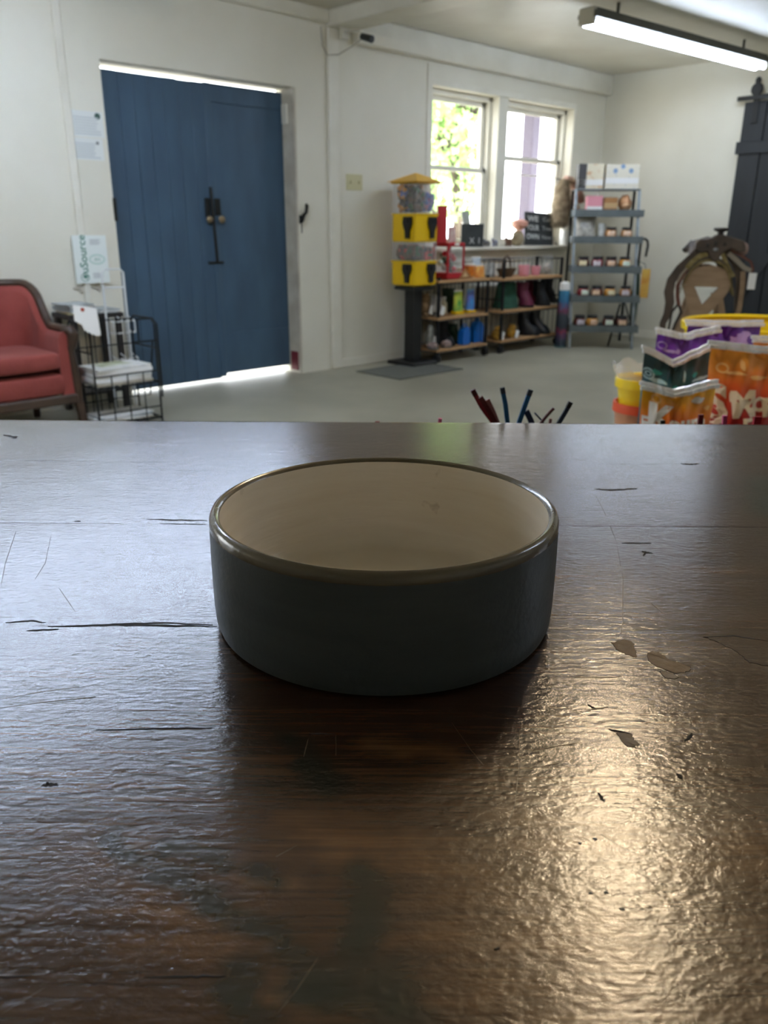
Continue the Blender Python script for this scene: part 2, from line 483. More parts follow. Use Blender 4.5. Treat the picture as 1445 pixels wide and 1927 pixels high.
tree((tp[0], tp[1], -.05), 4.6, 1.15, 5200, 'leafy green tree outside the left-hand window', 3)
tp = atd(815, 270, 19.0)
tree((tp[0], tp[1], -.05), 5.2, 1.1, 3500, 'smaller green tree partly hidden by the yellow candy machine', 5)
M_POST = mat('mauve_post_paint', '#5E5666', 0.6)
M_RED = mat('red_post_paint', '#B4283C', 0.5)
PY = WY + 2.3
pp = ony(1000, 250, PY)
beam_z = float(ony(1000, 212, PY)[2])
t = thing('porch_post', 'mauve porch post seen through the right-hand window', 'post', (pp[0], PY, -.05))
MB().bbox((-.09, -.09, 0), (.09, .09, beam_z + .05), .012).build('shaft', M_POST, t)
MB().bbox((-.13, -.13, 0), (.13, .13, .12), .012).build('plinth', M_POST, t)
p2 = ony(909, 400, PY)
t = thing('porch_post', 'thin red porch post seen at the edge of the left-hand window', 'post', (p2[0], PY, -.05))
MB().bbox((-.045, -.045, 0), (.045, .045, beam_z + .05), .008).build('shaft', M_RED, t)
MB().bbox((-.08, -.08, 0), (.08, .08, .1), .008).build('plinth', M_RED, t)
bm_ = thing('porch_beam', 'dark mauve porch beam across the top of the windows outside', 'beam', (p2[0] - 2.5, PY, beam_z))
MB().bbox((0, -.07, 0), (8.0, .07, .26), .01).build('beam', mat('dark_mauve', '#5B5060', 0.7), bm_)
MB().bbox((0, -.10, .26), (8.0, .10, .30), .006).build('cap_board', mat('dark_mauve', '#5B5060', 0.7), bm_)

rf_ = thing('porch_roof', 'dark porch roof over the windows outside', 'roof', (p2[0] - 2.5, WY + TH, beam_z + .31))
MB().bbox((0, 0, 0), (8.0, PY + .45 - WY - TH, .05), .01).build('roof_deck', MATS['dark_mauve'], rf_)
for k in range(9): MB().bbox((.3 + k * .9, .02, -.09), (.36 + k * .9, PY - .12 - WY - TH, 0), .006).build('rafter', MATS['dark_mauve'], rf_)

# ================================================================== COUNTER (runs square to the view)
CT = 0.96                     # worktop height
CROT = HEAD - R(90)
def C2W(r, f): return (RT * r + F0 * f)
ctr = thing('wooden_counter', 'dark stained plank counter with a scratched varnished top', 'counter', (0, 0, 0), CROT)
def cpt(px, py):
    P = onz(px, py, CT); return float(P @ RT), float(P @ F0)

def wood_counter():
    m = bpy.data.materials.new('varnished_dark_wood'); m.use_nodes = True
    nt = m.node_tree; b = nt.nodes['Principled BSDF']; L = nt.links.new
    N = nt.nodes.new
    tc = N('ShaderNodeTexCoord')
    def noise(scale, stretch, detail=6, rough=.6, dist=0.0):
        mp = N('ShaderNodeMapping'); mp.inputs['Scale'].default_value = stretch
        L(tc.outputs['Object'], mp.inputs['Vector'])
        n = N('ShaderNodeTexNoise'); n.inputs['Scale'].default_value = scale; n.inputs['Detail'].default_value = detail
        n.inputs['Roughness'].default_value = rough; n.inputs['Distortion'].default_value = dist
        L(mp.outputs[0], n.inputs['Vector']); return n.outputs[0]
    def ramp(src, stops):
        cr = N('ShaderNodeValToRGB'); els = cr.color_ramp.elements
        while len(els) < len(stops): els.new(.5)
        for e, (p, c) in zip(els, stops): e.position = p; e.color = c if isinstance(c, tuple) else lin(c)
        L(src, cr.inputs[0]); return cr.outputs[0]
    def mix(fac, a, b_, mode='MIX'):
        mx = N('ShaderNodeMix'); mx.data_type = 'RGBA'; mx.blend_type = mode
        if isinstance(fac, float): mx.inputs[0].default_value = fac
        else: L(fac, mx.inputs[0])
        for i, v in ((6, a), (7, b_)):
            if isinstance(v, str): mx.inputs[i].default_value = lin(v)
            else: L(v, mx.inputs[i])
        return mx.outputs[2]
    def math_(op, a, b_):
        q = N('ShaderNodeMath'); q.operation = op
        for i, v in enumerate((a, b_)):
            if isinstance(v, (int, float)): q.inputs[i].default_value = v
            else: L(v, q.inputs[i])
        return q.outputs[0]
    grain = noise(16, (.9, 26, 1), 8, .65, .25)
    broad = noise(5, (.6, 7, 1), 4, .5, .4)
    fine = noise(230, (1, 1.8, 1), 4)
    base = ramp(grain, [(.28, '#21150E'), (.5, '#3E2A1B'), (.72, '#5A3F2A')])
    base = mix(ramp(broad, [(.35, (0, 0, 0, 1)), (.7, (1, 1, 1, 1))]), base, '#352115')
    at = N('ShaderNodeAttribute'); at.attribute_name = 'wear'
    sp = N('ShaderNodeSeparateColor'); L(at.outputs['Color'], sp.inputs[0])
    worn = ramp(grain, [(.25, '#3E2A1A'), (.5, '#66482C'), (.75, '#82623F')])
    col = mix(sp.outputs[0], base, worn)
    col = mix(sp.outputs[1], col, ramp(grain, [(.2, '#11140F'), (.8, '#2A2C20')]))
    L(col, b.inputs['Base Color'])
    ro = ramp(noise(9, (1, 5, 1), 5), [(.3, (.12, .12, .12, 1)), (.75, (.20, .20, .20, 1))])
    L(ro, b.inputs['Roughness'])
    b.inputs['Specular IOR Level'].default_value = 0.7
    h1 = math_('MULTIPLY', grain, .15)
    h2 = math_('MULTIPLY', fine, .30)
    h3 = math_('MULTIPLY', noise(85, (1, 1.9, 1), 5, .6), .24)
    hh = math_('ADD', math_('ADD', h1, h2), h3)
    bp = N('ShaderNodeBump'); bp.inputs['Strength'].default_value = .44; bp.inputs['Distance'].default_value = .0018
    L(hh, bp.inputs['Height']); L(bp.outputs[0], b.inputs['Normal'])
    return m
M_COUNTER = wood_counter()
M_CRACK = mat('crack_shadow_wood', '#0B0705', 0.8)
M_CHIP = mat('bare_chipped_wood', '#7D684C', 0.65, color2='#6A563C', nscale=60, bump=.2, bscale=90)
M_SCR = mat('scratched_varnish', '#54452F', 0.35)

def nz(x, y, s, seed=0.0):
    return mnoise.fractal(Vector((x * s, y * s, seed)), 0.8, 2.0, 4)
# wear, stain and dark blob shapes, given as strokes (points on the worktop) with a radius
def stroke(pts, rad): return [(cpt(*p)) for p in pts], rad
STAIN_DARK = [stroke([(205, 1578), (290, 1640), (375, 1685), (470, 1740), (560, 1800)], .0065),
         stroke([(548, 1390), (585, 1430), (620, 1480)], .0085),
         stroke([(520, 1760), (560, 1830), (640, 1860), (700, 1740), (690, 1640)], .0085),
         stroke([(450, 1830), (470, 1927)], .008), stroke([(330, 1590), (420, 1630)], .006),
         stroke([(1445, 905), (1445, 965)], .022), stroke([(720, 1850), (760, 1910)], .012),  # first stroke here: a soft dark blob at the right edge
         stroke([(600, 1860), (700, 1900)], .011), stroke([(480, 1640), (520, 1660)], .006)]
WORN = [stroke([(150, 1600), (300, 1700), (430, 1740)], .016), stroke([(420, 1650), (540, 1660)], .009),
        stroke([(300, 1760), (500, 1790)], .014), stroke([(520, 1830), (590, 1900)], .008),
        stroke([(590, 1570), (760, 1600), (900, 1640), (850, 1750)], .018), stroke([(700, 1400), (850, 1420)], .009),
        stroke([(1230, 1065), (1445, 1075)], .007), stroke([(1195, 1165), (1240, 1165)], .004),
        stroke([(900, 1700), (1150, 1800)], .022), stroke([(1000, 1560), (1400, 1590)], .02),
        stroke([(930, 1850), (1200, 1900)], .016), stroke([(1020, 1085), (1120, 1085)], .007)]
def field(strokes, X, Y, soft):
    out = np.zeros_like(X)
    for pts, rad in strokes:
        d = np.full_like(X, 9.0)
        for (ax, ay), (bx, by) in zip(pts[:-1], pts[1:]):
            vx, vy = bx - ax, by - ay
            t = np.clip(((X - ax) * vx + (Y - ay) * vy) / (vx * vx + vy * vy + 1e-12), 0, 1)
            d = np.minimum(d, np.hypot(X - ax - t * vx, (Y - ay - t * vy)))
        out = np.maximum(out, np.clip((rad - d) / (rad * soft), 0, 1))
    return out
seams = [0.803, 0.655, 0.505, 0.358, 0.2185, 0.078, -0.06]
CX0, CX1 = -1.25, 1.45
for i in range(6):
    f1, f0 = seams[i], seams[i + 1]
    nx, ny = (360, 56)
    if i == 5: nx, ny = 120, 20
    # a fine middle stretch where the camera looks, coarse ends
    xs = np.concatenate([[CX0], np.linspace(-.48, .48, nx + 1), [CX1]])
    ys = np.concatenate([[f0], np.linspace(f0 + .0008, f1 - .0008, ny - 1), [f1]])
    X, Y = np.meshgrid(xs, ys)
    nzv = np.array([nz(a, b * 2.5, 45, i) for a, b in zip(X.ravel(), Y.ravel())]).reshape(X.shape)
    nz2 = np.array([nz(a, b, 14, i + 9.5) for a, b in zip(X.ravel(), Y.ravel())]).reshape(X.shape)
    worn = field(WORN, X + nzv * .006, Y + nzv * .003, 1.0) * np.clip(.75 + nzv * .6, 0, 1)
    stain = field(STAIN_DARK, X + nzv * .004, Y + nzv * .003, .7) * np.clip(.85 + nzv * .4, 0, 1)
    tone = [0, .02, .0, .05, .14, .08][i]
    worn = np.clip(worn * .8 + tone + .08 * nz2, 0, 1)
    Z = np.full_like(X, CT) + nz2 * .00012
    Z[0, :] -= .00003; Z[-1, :] -= .00003
    if i == 0: Z[-1, :] -= .002
    vs = list(zip(X.ravel(), Y.ravel(), Z.ravel())); nxx = len(xs)
    fs = [(j * nxx + k, j * nxx + k + 1, (j + 1) * nxx + k + 1, (j + 1) * nxx + k) for j in range(len(ys) - 1) for k in range(nxx - 1)]
    base_i = len(vs); topN = (len(ys) - 1) * nxx
    b4 = [(CX0, f0, CT - .035), (CX1, f0, CT - .035), (CX1, f1, CT - .035), (CX0, f1, CT - .035)]
    for ring, lo in [([k for k in range(nxx - 1, -1, -1)], (0, 1)), ([topN + k for k in range(nxx)], (2, 3)),
                     ([j * nxx for j in range(len(ys))], (3, 0)), ([j * nxx + nxx - 1 for j in range(len(ys) - 1, -1, -1)], (1, 2))]:
        k0 = len(vs); vs += [b4[lo[0]], b4[lo[1]]] + [vs[q] for q in ring]; fs.append(tuple(range(k0, len(vs))))
    k0 = len(vs); vs += b4; fs.append((k0, k0 + 3, k0 + 2, k0 + 1))
    me = bpy.data.meshes.new('plank'); me.from_pydata([tuple(map(float, v)) for v in vs], [], fs)
    ca = me.color_attributes.new('wear', 'FLOAT_COLOR', 'POINT')
    cols = np.zeros((len(vs), 4), np.float32); cols[:base_i, 0] = worn.ravel(); cols[:base_i, 1] = stain.ravel(); cols[:, 3] = 1
    ca.data.foreach_set('color', cols.ravel())
    me.polygons.foreach_set('use_smooth', [k < len(fs) - 5 for k in range(len(fs))])
    me.materials.append(M_COUNTER)
    o = bpy.data.objects.new('plank', me); COL.objects.link(o); o.parent = ctr
M_CAB = mat('counter_body_wood', '#2B2019', 0.6, color2='#201712', nscale=6, stretch=(1, 6, 6))
MB().bbox((CX0 + .03, -.02, .08), (CX1 - .03, .765, CT - .035), .004).build('cabinet_body', M_CAB, ctr)
MB().bbox((CX0 + .06, .03, 0), (CX1 - .06, .72, .08), .004).build('plinth', M_CAB, ctr)
tr_ = MB()
tr_.box((-.12, .815, .62), (.56, .825, .88)).box((-.12, .97, .62), (.56, .98, .86)).box((-.12, .825, .62), (-.11, .97, .86)).box((.55, .825, .62), (.56, .97, .86)).box((-.11, .825, .62), (.55, .97, .63)).box((-.12, .765, .62), (.56, .815, .64))
tr_.build('front_trough', M_CAB, ctr)

def sliver(pts, w, name, material, seed=0, h=.00018, jag=.3):
    """thin irregular split lying in the worktop surface"""
    P = [cpt(*p) for p in pts]; rs = random.Random(seed)
    Q = []
    for (a, b), (c, d) in zip(P[:-1], P[1:]):
        n = 6
        for k in range(n): Q.append((a + (c - a) * k / n, b + (d - b) * k / n))
    Q.append(P[-1]); N = len(Q); up, dn = [], []
    for k, (x, y) in enumerate(Q):
        t = k / (N - 1); ww = w * (math.sin(math.pi * t) ** .7 + .06) * (1 + jag * rs.uniform(-1, 1))
        j = max(k - 1, 0); l_ = min(k + 1, N - 1)
        dx, dy = Q[l_][0] - Q[j][0], Q[l_][1] - Q[j][1]; ln = math.hypot(dx, dy) or 1
        nx_, ny_ = -dy / ln, dx / ln; o = rs.uniform(-1, 1) * w * jag
        up.append((x + nx_ * (ww / 2 + o), y + ny_ * (ww / 2 + o))); dn.append((x + nx_ * (-ww / 2 + o), y + ny_ * (-ww / 2 + o)))
    zt = CT + h; zb = CT - .001
    vs = [(x, y, zt) for x, y in up] + [(x, y, zt) for x, y in dn] + [(x, y, zb) for x, y in up] + [(x, y, zb) for x, y in dn]
    fs = []
    for k in range(N - 1):
        fs += [(k, k + 1, N + k + 1, N + k), (2 * N + k, 2 * N + k + 1, k + 1, k), (N + k, N + k + 1, 3 * N + k + 1, 3 * N + k)]
    return MB().add(vs, fs).build(name, material, ctr)
for k, (p, w_) in enumerate([
    ([(90, 1179), (220, 1176), (330, 1178), (408, 1179)], .0016), ([(210, 1174), (300, 1172), (400, 1176)], .0009),
    ([(10, 1172), (60, 1168), (85, 1172)], .0008), ([(50, 1187), (110, 1184)], .0008),
    ([(275, 977), (330, 979), (390, 980)], .0018), ([(300, 986), (390, 987)], .0010),
    ([(140, 981), (152, 982)], .0018), ([(8, 818), (25, 822), (32, 824)], .0045),
    ([(180, 1374), (230, 1373), (300, 1371), (400, 1370)], .0006), ([(78, 1479), (95, 1476), (110, 1479)], .0016),
    ([(88, 1472), (92, 1478)], .0008), ([(270, 1840), (360, 1838), (425, 1837)], .0006), ([(0, 1840), (60, 1837)], .0005),
    ([(1120, 921), (1160, 922), (1200, 920)], .0028), ([(1280, 873), (1298, 874), (1316, 873)], .0035),
    ([(1208, 1037), (1216, 1040), (1228, 1041)], .0016), ([(1214, 1040), (1211, 1046)], .0012), ([(1170, 1022), (1225, 1022)], .0007),
    ([(1323, 1199), (1380, 1197), (1445, 1207)], .0009), ([(1105, 1326), (1122, 1334)], .0007),
    ([(1124, 1492), (1138, 1510)], .0011), ([(1272, 1456), (1286, 1466)], .0016), ([(1288, 1396), (1303, 1380)], .0012),
    ([(1145, 1372), (1190, 1382)], .0010), ([(930, 1788), (940, 1784)], .0006),
    ([(580, 1381), (632, 1382)], .0008),
    ([(1115, 1578), (1124, 1580)], .0010), ([(1088, 1586), (1094, 1588)], .0008),
    ([(1107, 1680), (1116, 1681)], .0009), ([(1136, 1679), (1146, 1680)], .0009), ([(1165, 1710), (1176, 1712)], .0009)]):
    sliver(p, w_, 'crack', M_CRACK, k)
for k, (p, w_) in enumerate([
    ([(0, 1316), (70, 1303), (150, 1292)], .0006), ([(0, 1332), (90, 1320), (180, 1311)], .0005), ([(560, 1590), (470, 1640)], .0006),
    ([(500, 1582), (460, 1640)], .0005), ([(520, 1910), (560, 1860), (600, 1800)], .0005), ([(0, 1910), (90, 1855)], .0005),
    ([(1160, 1020), (1172, 1090), (1172, 1170), (1166, 1200)], .0006), ([(1120, 930), (1140, 970), (1160, 1020)], .0005),
    ([(978, 1370), (976, 1450), (968, 1520), (930, 1600)], .0004), ([(1000, 1412), (1060, 1402), (1096, 1397)], .0005),
    ([(960, 1452), (1030, 1440), (1074, 1430)], .0005), ([(1080, 1274), (1130, 1275), (1168, 1273)], .0011), ([(1112, 1335), (1144, 1330)], .0016),
    ([(632, 1382), (632, 1424)], .0006), ([(571, 1424), (580, 1390)], .0006), ([(1266, 1772), (1350, 1765), (1445, 1760)], .0006),
    ([(1130, 1570), (1180, 1600), (1260, 1630)], .0004), ([(1150, 1890), (1240, 1870)], .0004), ([(110, 1105), (142, 1152)], .0006),
    ([(30, 1000), (10, 1060), (0, 1110)], .0006), ([(96, 1008), (85, 1060), (66, 1090)], .0005), ([(850, 1360), (885, 1410), (910, 1440)], .0003),
    ([(1370, 1503), (1420, 1530)], .0005), ([(1225, 1135), (1250, 1155)], .0008), ([(270, 1290), (290, 1278), (394, 1270)], .0004)]):
    sliver(p, w_ * .5, 'scratch', M_SCR, 100 + k, h=.00005, jag=.15)
M_CHIP2 = mat('dull_chipped_wood', '#5A4632', 0.5, color2='#463524', nscale=60, bump=.2, bscale=90)
def chip(px, material=M_CHIP, rimw=.0007, seed=0):
    P = [cpt(*p) for p in px]; rs = random.Random(seed); Q = []
    n = len(P)
    for k in range(n):
        a, b = P[k], P[(k + 1) % n]
        for t in range(5):
            u = t / 5; Q.append((a[0] + (b[0] - a[0]) * u + rs.uniform(-1, 1) * .0006, a[1] + (b[1] - a[1]) * u + rs.uniform(-1, 1) * .0006))
    o = MB().prism(Q, CT - .001, CT + .00012, 'xy').build('chipped_patch', material, ctr)
    MB().tube([(x, y, CT - rimw * .45) for x, y in Q], rimw * .6, 5, closed=True).build('chip_edge', M_CRACK, o)
chip([(1152, 1210), (1172, 1203), (1190, 1208), (1198, 1228), (1196, 1238), (1178, 1232), (1160, 1222)], seed=1)
chip([(1218, 1230), (1230, 1225), (1262, 1242), (1300, 1255), (1296, 1264), (1270, 1268), (1240, 1256), (1220, 1246)], seed=2)
chip([(1242, 1262), (1262, 1266), (1276, 1274), (1268, 1279), (1248, 1274)], M_CHIP2, seed=3)
chip([(1328, 1199), (1380, 1197), (1450, 1208), (1450, 1255), (1410, 1247), (1390, 1228), (1350, 1208)], M_COUNTER, seed=4)
chip([(1160, 1375), (1186, 1382), (1200, 1398), (1196, 1408), (1178, 1404)], M_CHIP2, rimw=.0005, seed=5)

# ================================================================== BOWL
bx, bf = .0, .379
BR, BH = .085, .0590
bw = C2W(bx, bf)
bowl = thing('pet_bowl', 'round slate grey ceramic bowl with cream glazed inside on the counter', 'bowl', (bw[0], bw[1], CT))
def ceramic(name, c1, c2, rough, wave, coat=0.0, speck=None):
    m = bpy.data.materials.new(name); m.use_nodes = True; nt = m.node_tree; b = nt.nodes['Principled BSDF']; N = nt.nodes.new; L = nt.links.new
    tc = N('ShaderNodeTexCoord'); mp = N('ShaderNodeMapping'); mp.inputs['Scale'].default_value = (1, 1, 9); L(tc.outputs['Object'], mp.inputs[0])
    n = N('ShaderNodeTexNoise'); n.inputs['Scale'].default_value = 18; n.inputs['Detail'].default_value = 6; L(mp.outputs[0], n.inputs['Vector'])
    cr = N('ShaderNodeValToRGB'); cr.color_ramp.elements[0].position = .3; cr.color_ramp.elements[1].position = .7
    cr.color_ramp.elements[0].color = lin(c1); cr.color_ramp.elements[1].color = lin(c2); L(n.outputs[0], cr.inputs[0])
    out = cr.outputs[0]
    if speck:
        v = N('ShaderNodeTexNoise'); v.inputs['Scale'].default_value = 75; v.inputs['Detail'].default_value = 3; L(tc.outputs['Object'], v.inputs['Vector'])
        r2 = N('ShaderNodeValToRGB'); r2.color_ramp.elements[0].position = .70; r2.color_ramp.elements[1].position = .80
        r2.color_ramp.elements[1].color = (.5, .5, .5, 1)
        L(v.outputs[0], r2.inputs[0])
        mx = N('ShaderNodeMix'); mx.data_type = 'RGBA'; L(r2.outputs[0], mx.inputs[0]); L(out, mx.inputs[6]); mx.inputs[7].default_value = lin(speck); out = mx.outputs[2]
    L(out, b.inputs['Base Color']); b.inputs['Roughness'].default_value = rough; b.inputs['Coat Weight'].default_value = coat; b.inputs['Coat Roughness'].default_value = .15
    n2 = N('ShaderNodeTexNoise'); n2.inputs['Scale'].default_value = 60 if wave else 300; L(mp.outputs[0] if wave else tc.outputs['Object'], n2.inputs['Vector'])
    bp = N('ShaderNodeBump'); bp.inputs['Strength'].default_value = .12 if wave else .1; bp.inputs['Distance'].default_value = .002; L(n2.outputs[0], bp.inputs['Height']); L(bp.outputs[0], b.inputs['Normal'])
    return m
M_SLATE = ceramic('slate_grey_glaze', '#4A5256', '#51595D', .42, False)
M_CREAM = ceramic('cream_glaze', '#DAD0C0', '#E2DACC', .33, True, .25, '#7A6246')
M_RIM = ceramic('bronze_rim_glaze', '#57503F', '#6A6152', .22, False, .4)
MB().lathe([(0, .0012), (.078, .0012), (.0815, .0), (.0842, .0014), (.0855, .005), (.0860, .012), (.0862, .035), (.0860, .0535)], 96, caps=False).build('outer_wall', M_SLATE, bowl, smooth=True)
MB().lathe([(.0860, .0535), (.0859, .0562), (.0850, .0582), (.0834, .0590), (.0818, .0584), (.0810, .0570)], 96, caps=False).build('rim', M_RIM, bowl, smooth=True)
prof = [(.0810, .0570), (.0805, .045), (.0795, .025), (.0775, .0135), (.074, .0085), (.069, .0068)]
for k in range(1, 10):
    r_ = .069 * (1 - k / 9); prof.append((r_, .0064 + .0003 * math.sin(k * 2.1)))
MB().lathe(prof, 96, caps=False).build('inner_glaze', M_CREAM, bowl, smooth=True)

# ================================================================== FLUORESCENT LIGHTS
M_TUBE = mat('lit_tube', '#DCEAFF', 0.4, emit=TUBE_EMIT)
M_HOUS = mat('fixture_housing', '#5E605C', 0.55, color2='#54564F', nscale=5)
M_HOUSC = mat('fixture_end_cap', '#C9C6B8', 0.5)
M_TUBE2 = mat('lit_daylight_tube', '#D6E6FF', 0.4, emit=TUBE_EMIT * 2.2)
def fluorescent(a, b, label, tube=None):
    a, b = np.array(a, float), np.array(b, float)
    d = b - a; Ln = float(np.hypot(d[0], d[1])); rz = math.atan2(d[1], d[0])
    t = thing('fluorescent_light', label, 'ceiling light', (a[0], a[1], a[2]), rz, 'fluorescent ceiling lights')
    hs = MB()
    prof = [(-.075, .03), (-.075, .045), (-.05, .095), (.05, .095), (.075, .045), (.075, .03), (.045, .036), (-.045, .036)]
    hs.prism(prof, 0, Ln, 'yz'); hs.build('housing', M_HOUS, t)
    for x0 in (-.012, Ln - .03): MB().bbox((x0, -.06, -.012), (x0 + .042, .06, .09), .004).build('end_cap', M_HOUSC, t)
    for y in (-.038, .038): MB().cyl((.03, y, 0), (Ln - .03, y, 0), .0165, n=10).build('tube', tube or M_TUBE, t)
    for x0 in (.35, Ln - .35): MB().cyl((x0, 0, .09), (x0, 0, CEIL - a[2]), .012, n=8).build('hanger_rod', M_HOUS, t)
    return t
TZ = 2.46
la, lb = onz(1103, 43, TZ), onz(1432, 128, TZ)
fluorescent(la, lb, 'long twin-tube fluorescent light hanging from the ceiling near the corner')
fluorescent((.15, 3.45, TZ), (2.55, 3.32, TZ), 'twin-tube fluorescent light over the floor before the blue door', M_TUBE2)
fluorescent((2.6, -1.0, TZ), (5.0, -1.0, TZ), 'twin-tube fluorescent light to the right of the counter')  # extra lamp out of view, added to fill the room and bowl
# warm bulb lamp on the ceiling ahead of the counter, to the right
wl = thing('ceiling_lamp', 'round warm bulb lamp on the ceiling above the counter', 'ceiling light', (1.86, .92, CEIL - .12))
MB().lathe([(0, .12), (.07, .12), (.075, .10), (.05, .085), (.035, .06), (.03, .05)], 20).build('base', M_HOUSC, wl, smooth=True)
M_BULB = mat('warm_bulb', '#FFE4BE', 0.4, emit=255.0)
MB().blob((0, 0, 0), (.055, .055, .065), 16, 10).build('bulb', M_BULB, wl, smooth=True)

# ================================================================== WALL FITTINGS
def on_wall_thing(name, label, cat, px, py, off=0.0):
    P = ony(px, py, WY - off); return thing(name, label, cat, (P[0], WY - off, P[2]))
def wsz(px0, py0, px1, py1, off=0.0):
    a, b = ony(px0, py0, WY - off), ony(px1, py1, WY - off); return abs(b[0] - a[0]), abs(b[2] - a[2])
M_BEIGE = mat('beige_switch_plate', '#C9C39A', 0.45)
t = on_wall_thing('light_switch', 'beige double light switch plate on the white wall', 'switch', 666, 343)
sw, sh = wsz(651, 343, 681, 343)[0], wsz(666, 328, 666, 358)[1]
MB().bbox((-sw / 2, -.008, -sh / 2), (sw / 2, 0, sh / 2), .003).build('plate', M_BEIGE, t)
for x in (-.26, .26):
    MB().bbox((sw * x - .006, -.016, -.012), (sw * x + .006, -.008, .012), .002).build('toggle', mat('switch_toggle', '#A79F72', .4), t)
t = on_wall_thing('door_hook', 'black iron hook hanging on the wall right of the blue door', 'hook', 568, 405)
MB().tube([(.03, -.02, .075), (.028, -.03, .07), (.02, -.03, .02), (-.005, -.03, .0), (-.018, -.03, -.03), (-.02, -.02, -.05)], [.012, .014, .013, .015, .016, .012], 8).build('hook', M_IRON, t, smooth=True)
MB().bbox((-.03, -.008, -.06), (-.008, 0, .0), .003).build('mount', M_IRON, t)
MB().cyl((-.02, -.02, -.05), (-.015, -.014, -.13), .004, n=6).build('chain_end', M_IRON, t)
# spotlight camera on the band at the top of the wall
P = ony(690, 70, WY - .25)
t = thing('security_camera', 'small black security camera on a white bracket by the beam', 'camera', P)
MB().cyl((0.0, -.055, -.02), (0, .05, .012), .027, .024, n=12).build('body', mat('camera_black', '#23282B', .4), t, smooth=True)
MB().lathe([(.0, .0), (.018, .0), (.02, .006), (.0, .008)], 12).v
MB().tube([(0, .03, .02), (-.02, .06, .045), (-.04, .10, .05), (-.06, .19, .05)], .009, 6).build('bracket', M_HOUSC, t, smooth=True)
MB().bbox((-.10, .175, .0), (-.02, .185, .1), .004).build('mount_plate', M_HOUSC, t)
P2 = ony(655, 88, WY - .03)
MB().tube([(0, .04, .0), (-.05, .1, -.05), (-.14, .16, -.11), (-.22, .19, -.12), (-.26, .20, -.06), (-.27, .20, .06)], .005, 6).build('cable', mat('cable_grey', '#A6A296', .6), t, smooth=True)

# notices and sign on the wall
def wall_panel(name, label, px0, py0, px1, py1, th, material, cat):
    c = ony((px0 + px1) / 2, (py0 + py1) / 2, WY - .002)
    W_, H_ = wsz(px0, (py0 + py1) / 2, px1, (py0 + py1) / 2)[0], wsz((px0 + px1) / 2, py0, (px0 + px1) / 2, py1)[1]
    t = thing(name, label, cat, (c[0], WY, c[2]))
    MB().bbox((-W_ / 2, -th, -H_ / 2), (W_ / 2, -.001, H_ / 2), .001).build('sheet', material, t)
    return t, W_, H_
M_INK = mat('faded_ink', '#BFC4C4', .7)
M_GREEN = mat('green_ink', '#2F7A66', .6)
M_PALEG = mat('pale_green_ink', '#A9CBBE', .6)
M_NOTICE = mat('notice_paper', '#DDE0DC', .6)
def lines(t, W_, z0, z1, n, m, x0=-.4, x1=.4, th=-.004, seed=1):
    rs = random.Random(seed)
    o = MB()
    for k in range(n):
        z = z0 + (z1 - z0) * k / max(1, n - 1)
        o.box((x0 * W_, th - .0006, z - .0035), ((x1 - rs.uniform(0, .25) * (x1 - x0)) * W_, th, z + .0035))
    o.build('printed_lines', m, t)
for nm, lab, y0, y1, seed in [('upper', 'grey printed notice with a dark green round stamp pinned high on the wall', 209, 258, 3),
                              ('lower', 'grey printed notice pinned just below the stamped one', 260, 301, 5)]:
    t, W_, H_ = wall_panel('wall_notice', lab, 133, y0, 195, y1, .003, M_NOTICE, 'notice')
    lines(t, W_, H_ * .25, -H_ * .38, 7, M_INK, seed=seed)
    k = MB()
    if nm == 'upper':
        k.lathe([(.0, .0), (.019, .0), (.019, .001), (0, .001)], 16); k.v = [(a + W_ * .33, -.0045 + c, b + H_ * .33) for a, b, c in k.v]
        k.build('round_stamp', mat('dark_green_stamp', '#3E5A52', .6), t)
    else:
        k.lathe([(.0, .0), (.010, .0), (.010, .001), (0, .001)], 12); k.v = [(a + W_ * .33, -.0045 + c, b + H_ * .3) for a, b, c in k.v]
        k.build('pin', M_GREY, t)
t, W_, H_ = wall_panel('wall_sign', 'white feed sack sign with green sideways lettering above the side table', 136, 443, 199, 533, .012, mat('sign_white', '#E3EAE6', .5), 'sign')
t.location.y -= .0245
face = lambda a, b: (a, -.0128, b)
text_obj('ruSource', H_ * .245, M_GREEN, t, face, rot=R(90), at=(-W_ * .24, H_ * .07), bold=.012, sx=.98)
text_obj('A', H_ * .15, M_GREEN, t, face, rot=R(90), at=(-W_ * .24, -H_ * .36), bold=.02, name='logo_letter')
def ring2(cx, cz, rx, rz, wd, y, n=36):
    o = MB(); vs = []
    for i in range(n):
        a = 2 * math.pi * i / n; c, s_ = math.cos(a), math.sin(a)
        vs += [(cx + (rx - wd) * c, y, cz + (rz - wd) * s_), (cx + rx * c, y, cz + rz * s_)]
    return o.add(vs, [(2 * i, 2 * i + 1, (2 * i + 3) % (2 * n), (2 * i + 2) % (2 * n)) for i in range(n)])
ring2(-W_ * .24, -H_ * .37, W_ * .13, H_ * .085, .004, -.0128).build('logo_ring', M_GREEN, t)
ring2(W_ * .17, 0, W_ * .24, H_ * .105, .005, -.0128).build('emblem_ring', M_PALEG, t)
ring2(W_ * .17, 0, W_ * .20, H_ * .08, .002, -.0128).build('emblem_ring', M_PALEG, t)
text_obj('AN', H_ * .10, mat('mid_green_ink', '#6FA692', .6), t, face, at=(W_ * .17, 0), name='emblem_letters')
for zz in (.36, -.34):
    o = MB()
    for k in range(4): o.box((W_ * .0, -.0128, H_ * (zz + .05 - .03 * k) - .004), (W_ * (.32 - .05 * (k % 2)), -.0122, H_ * (zz + .05 - .03 * k) + .002))
    o.build('printed_lines', M_INK, t)
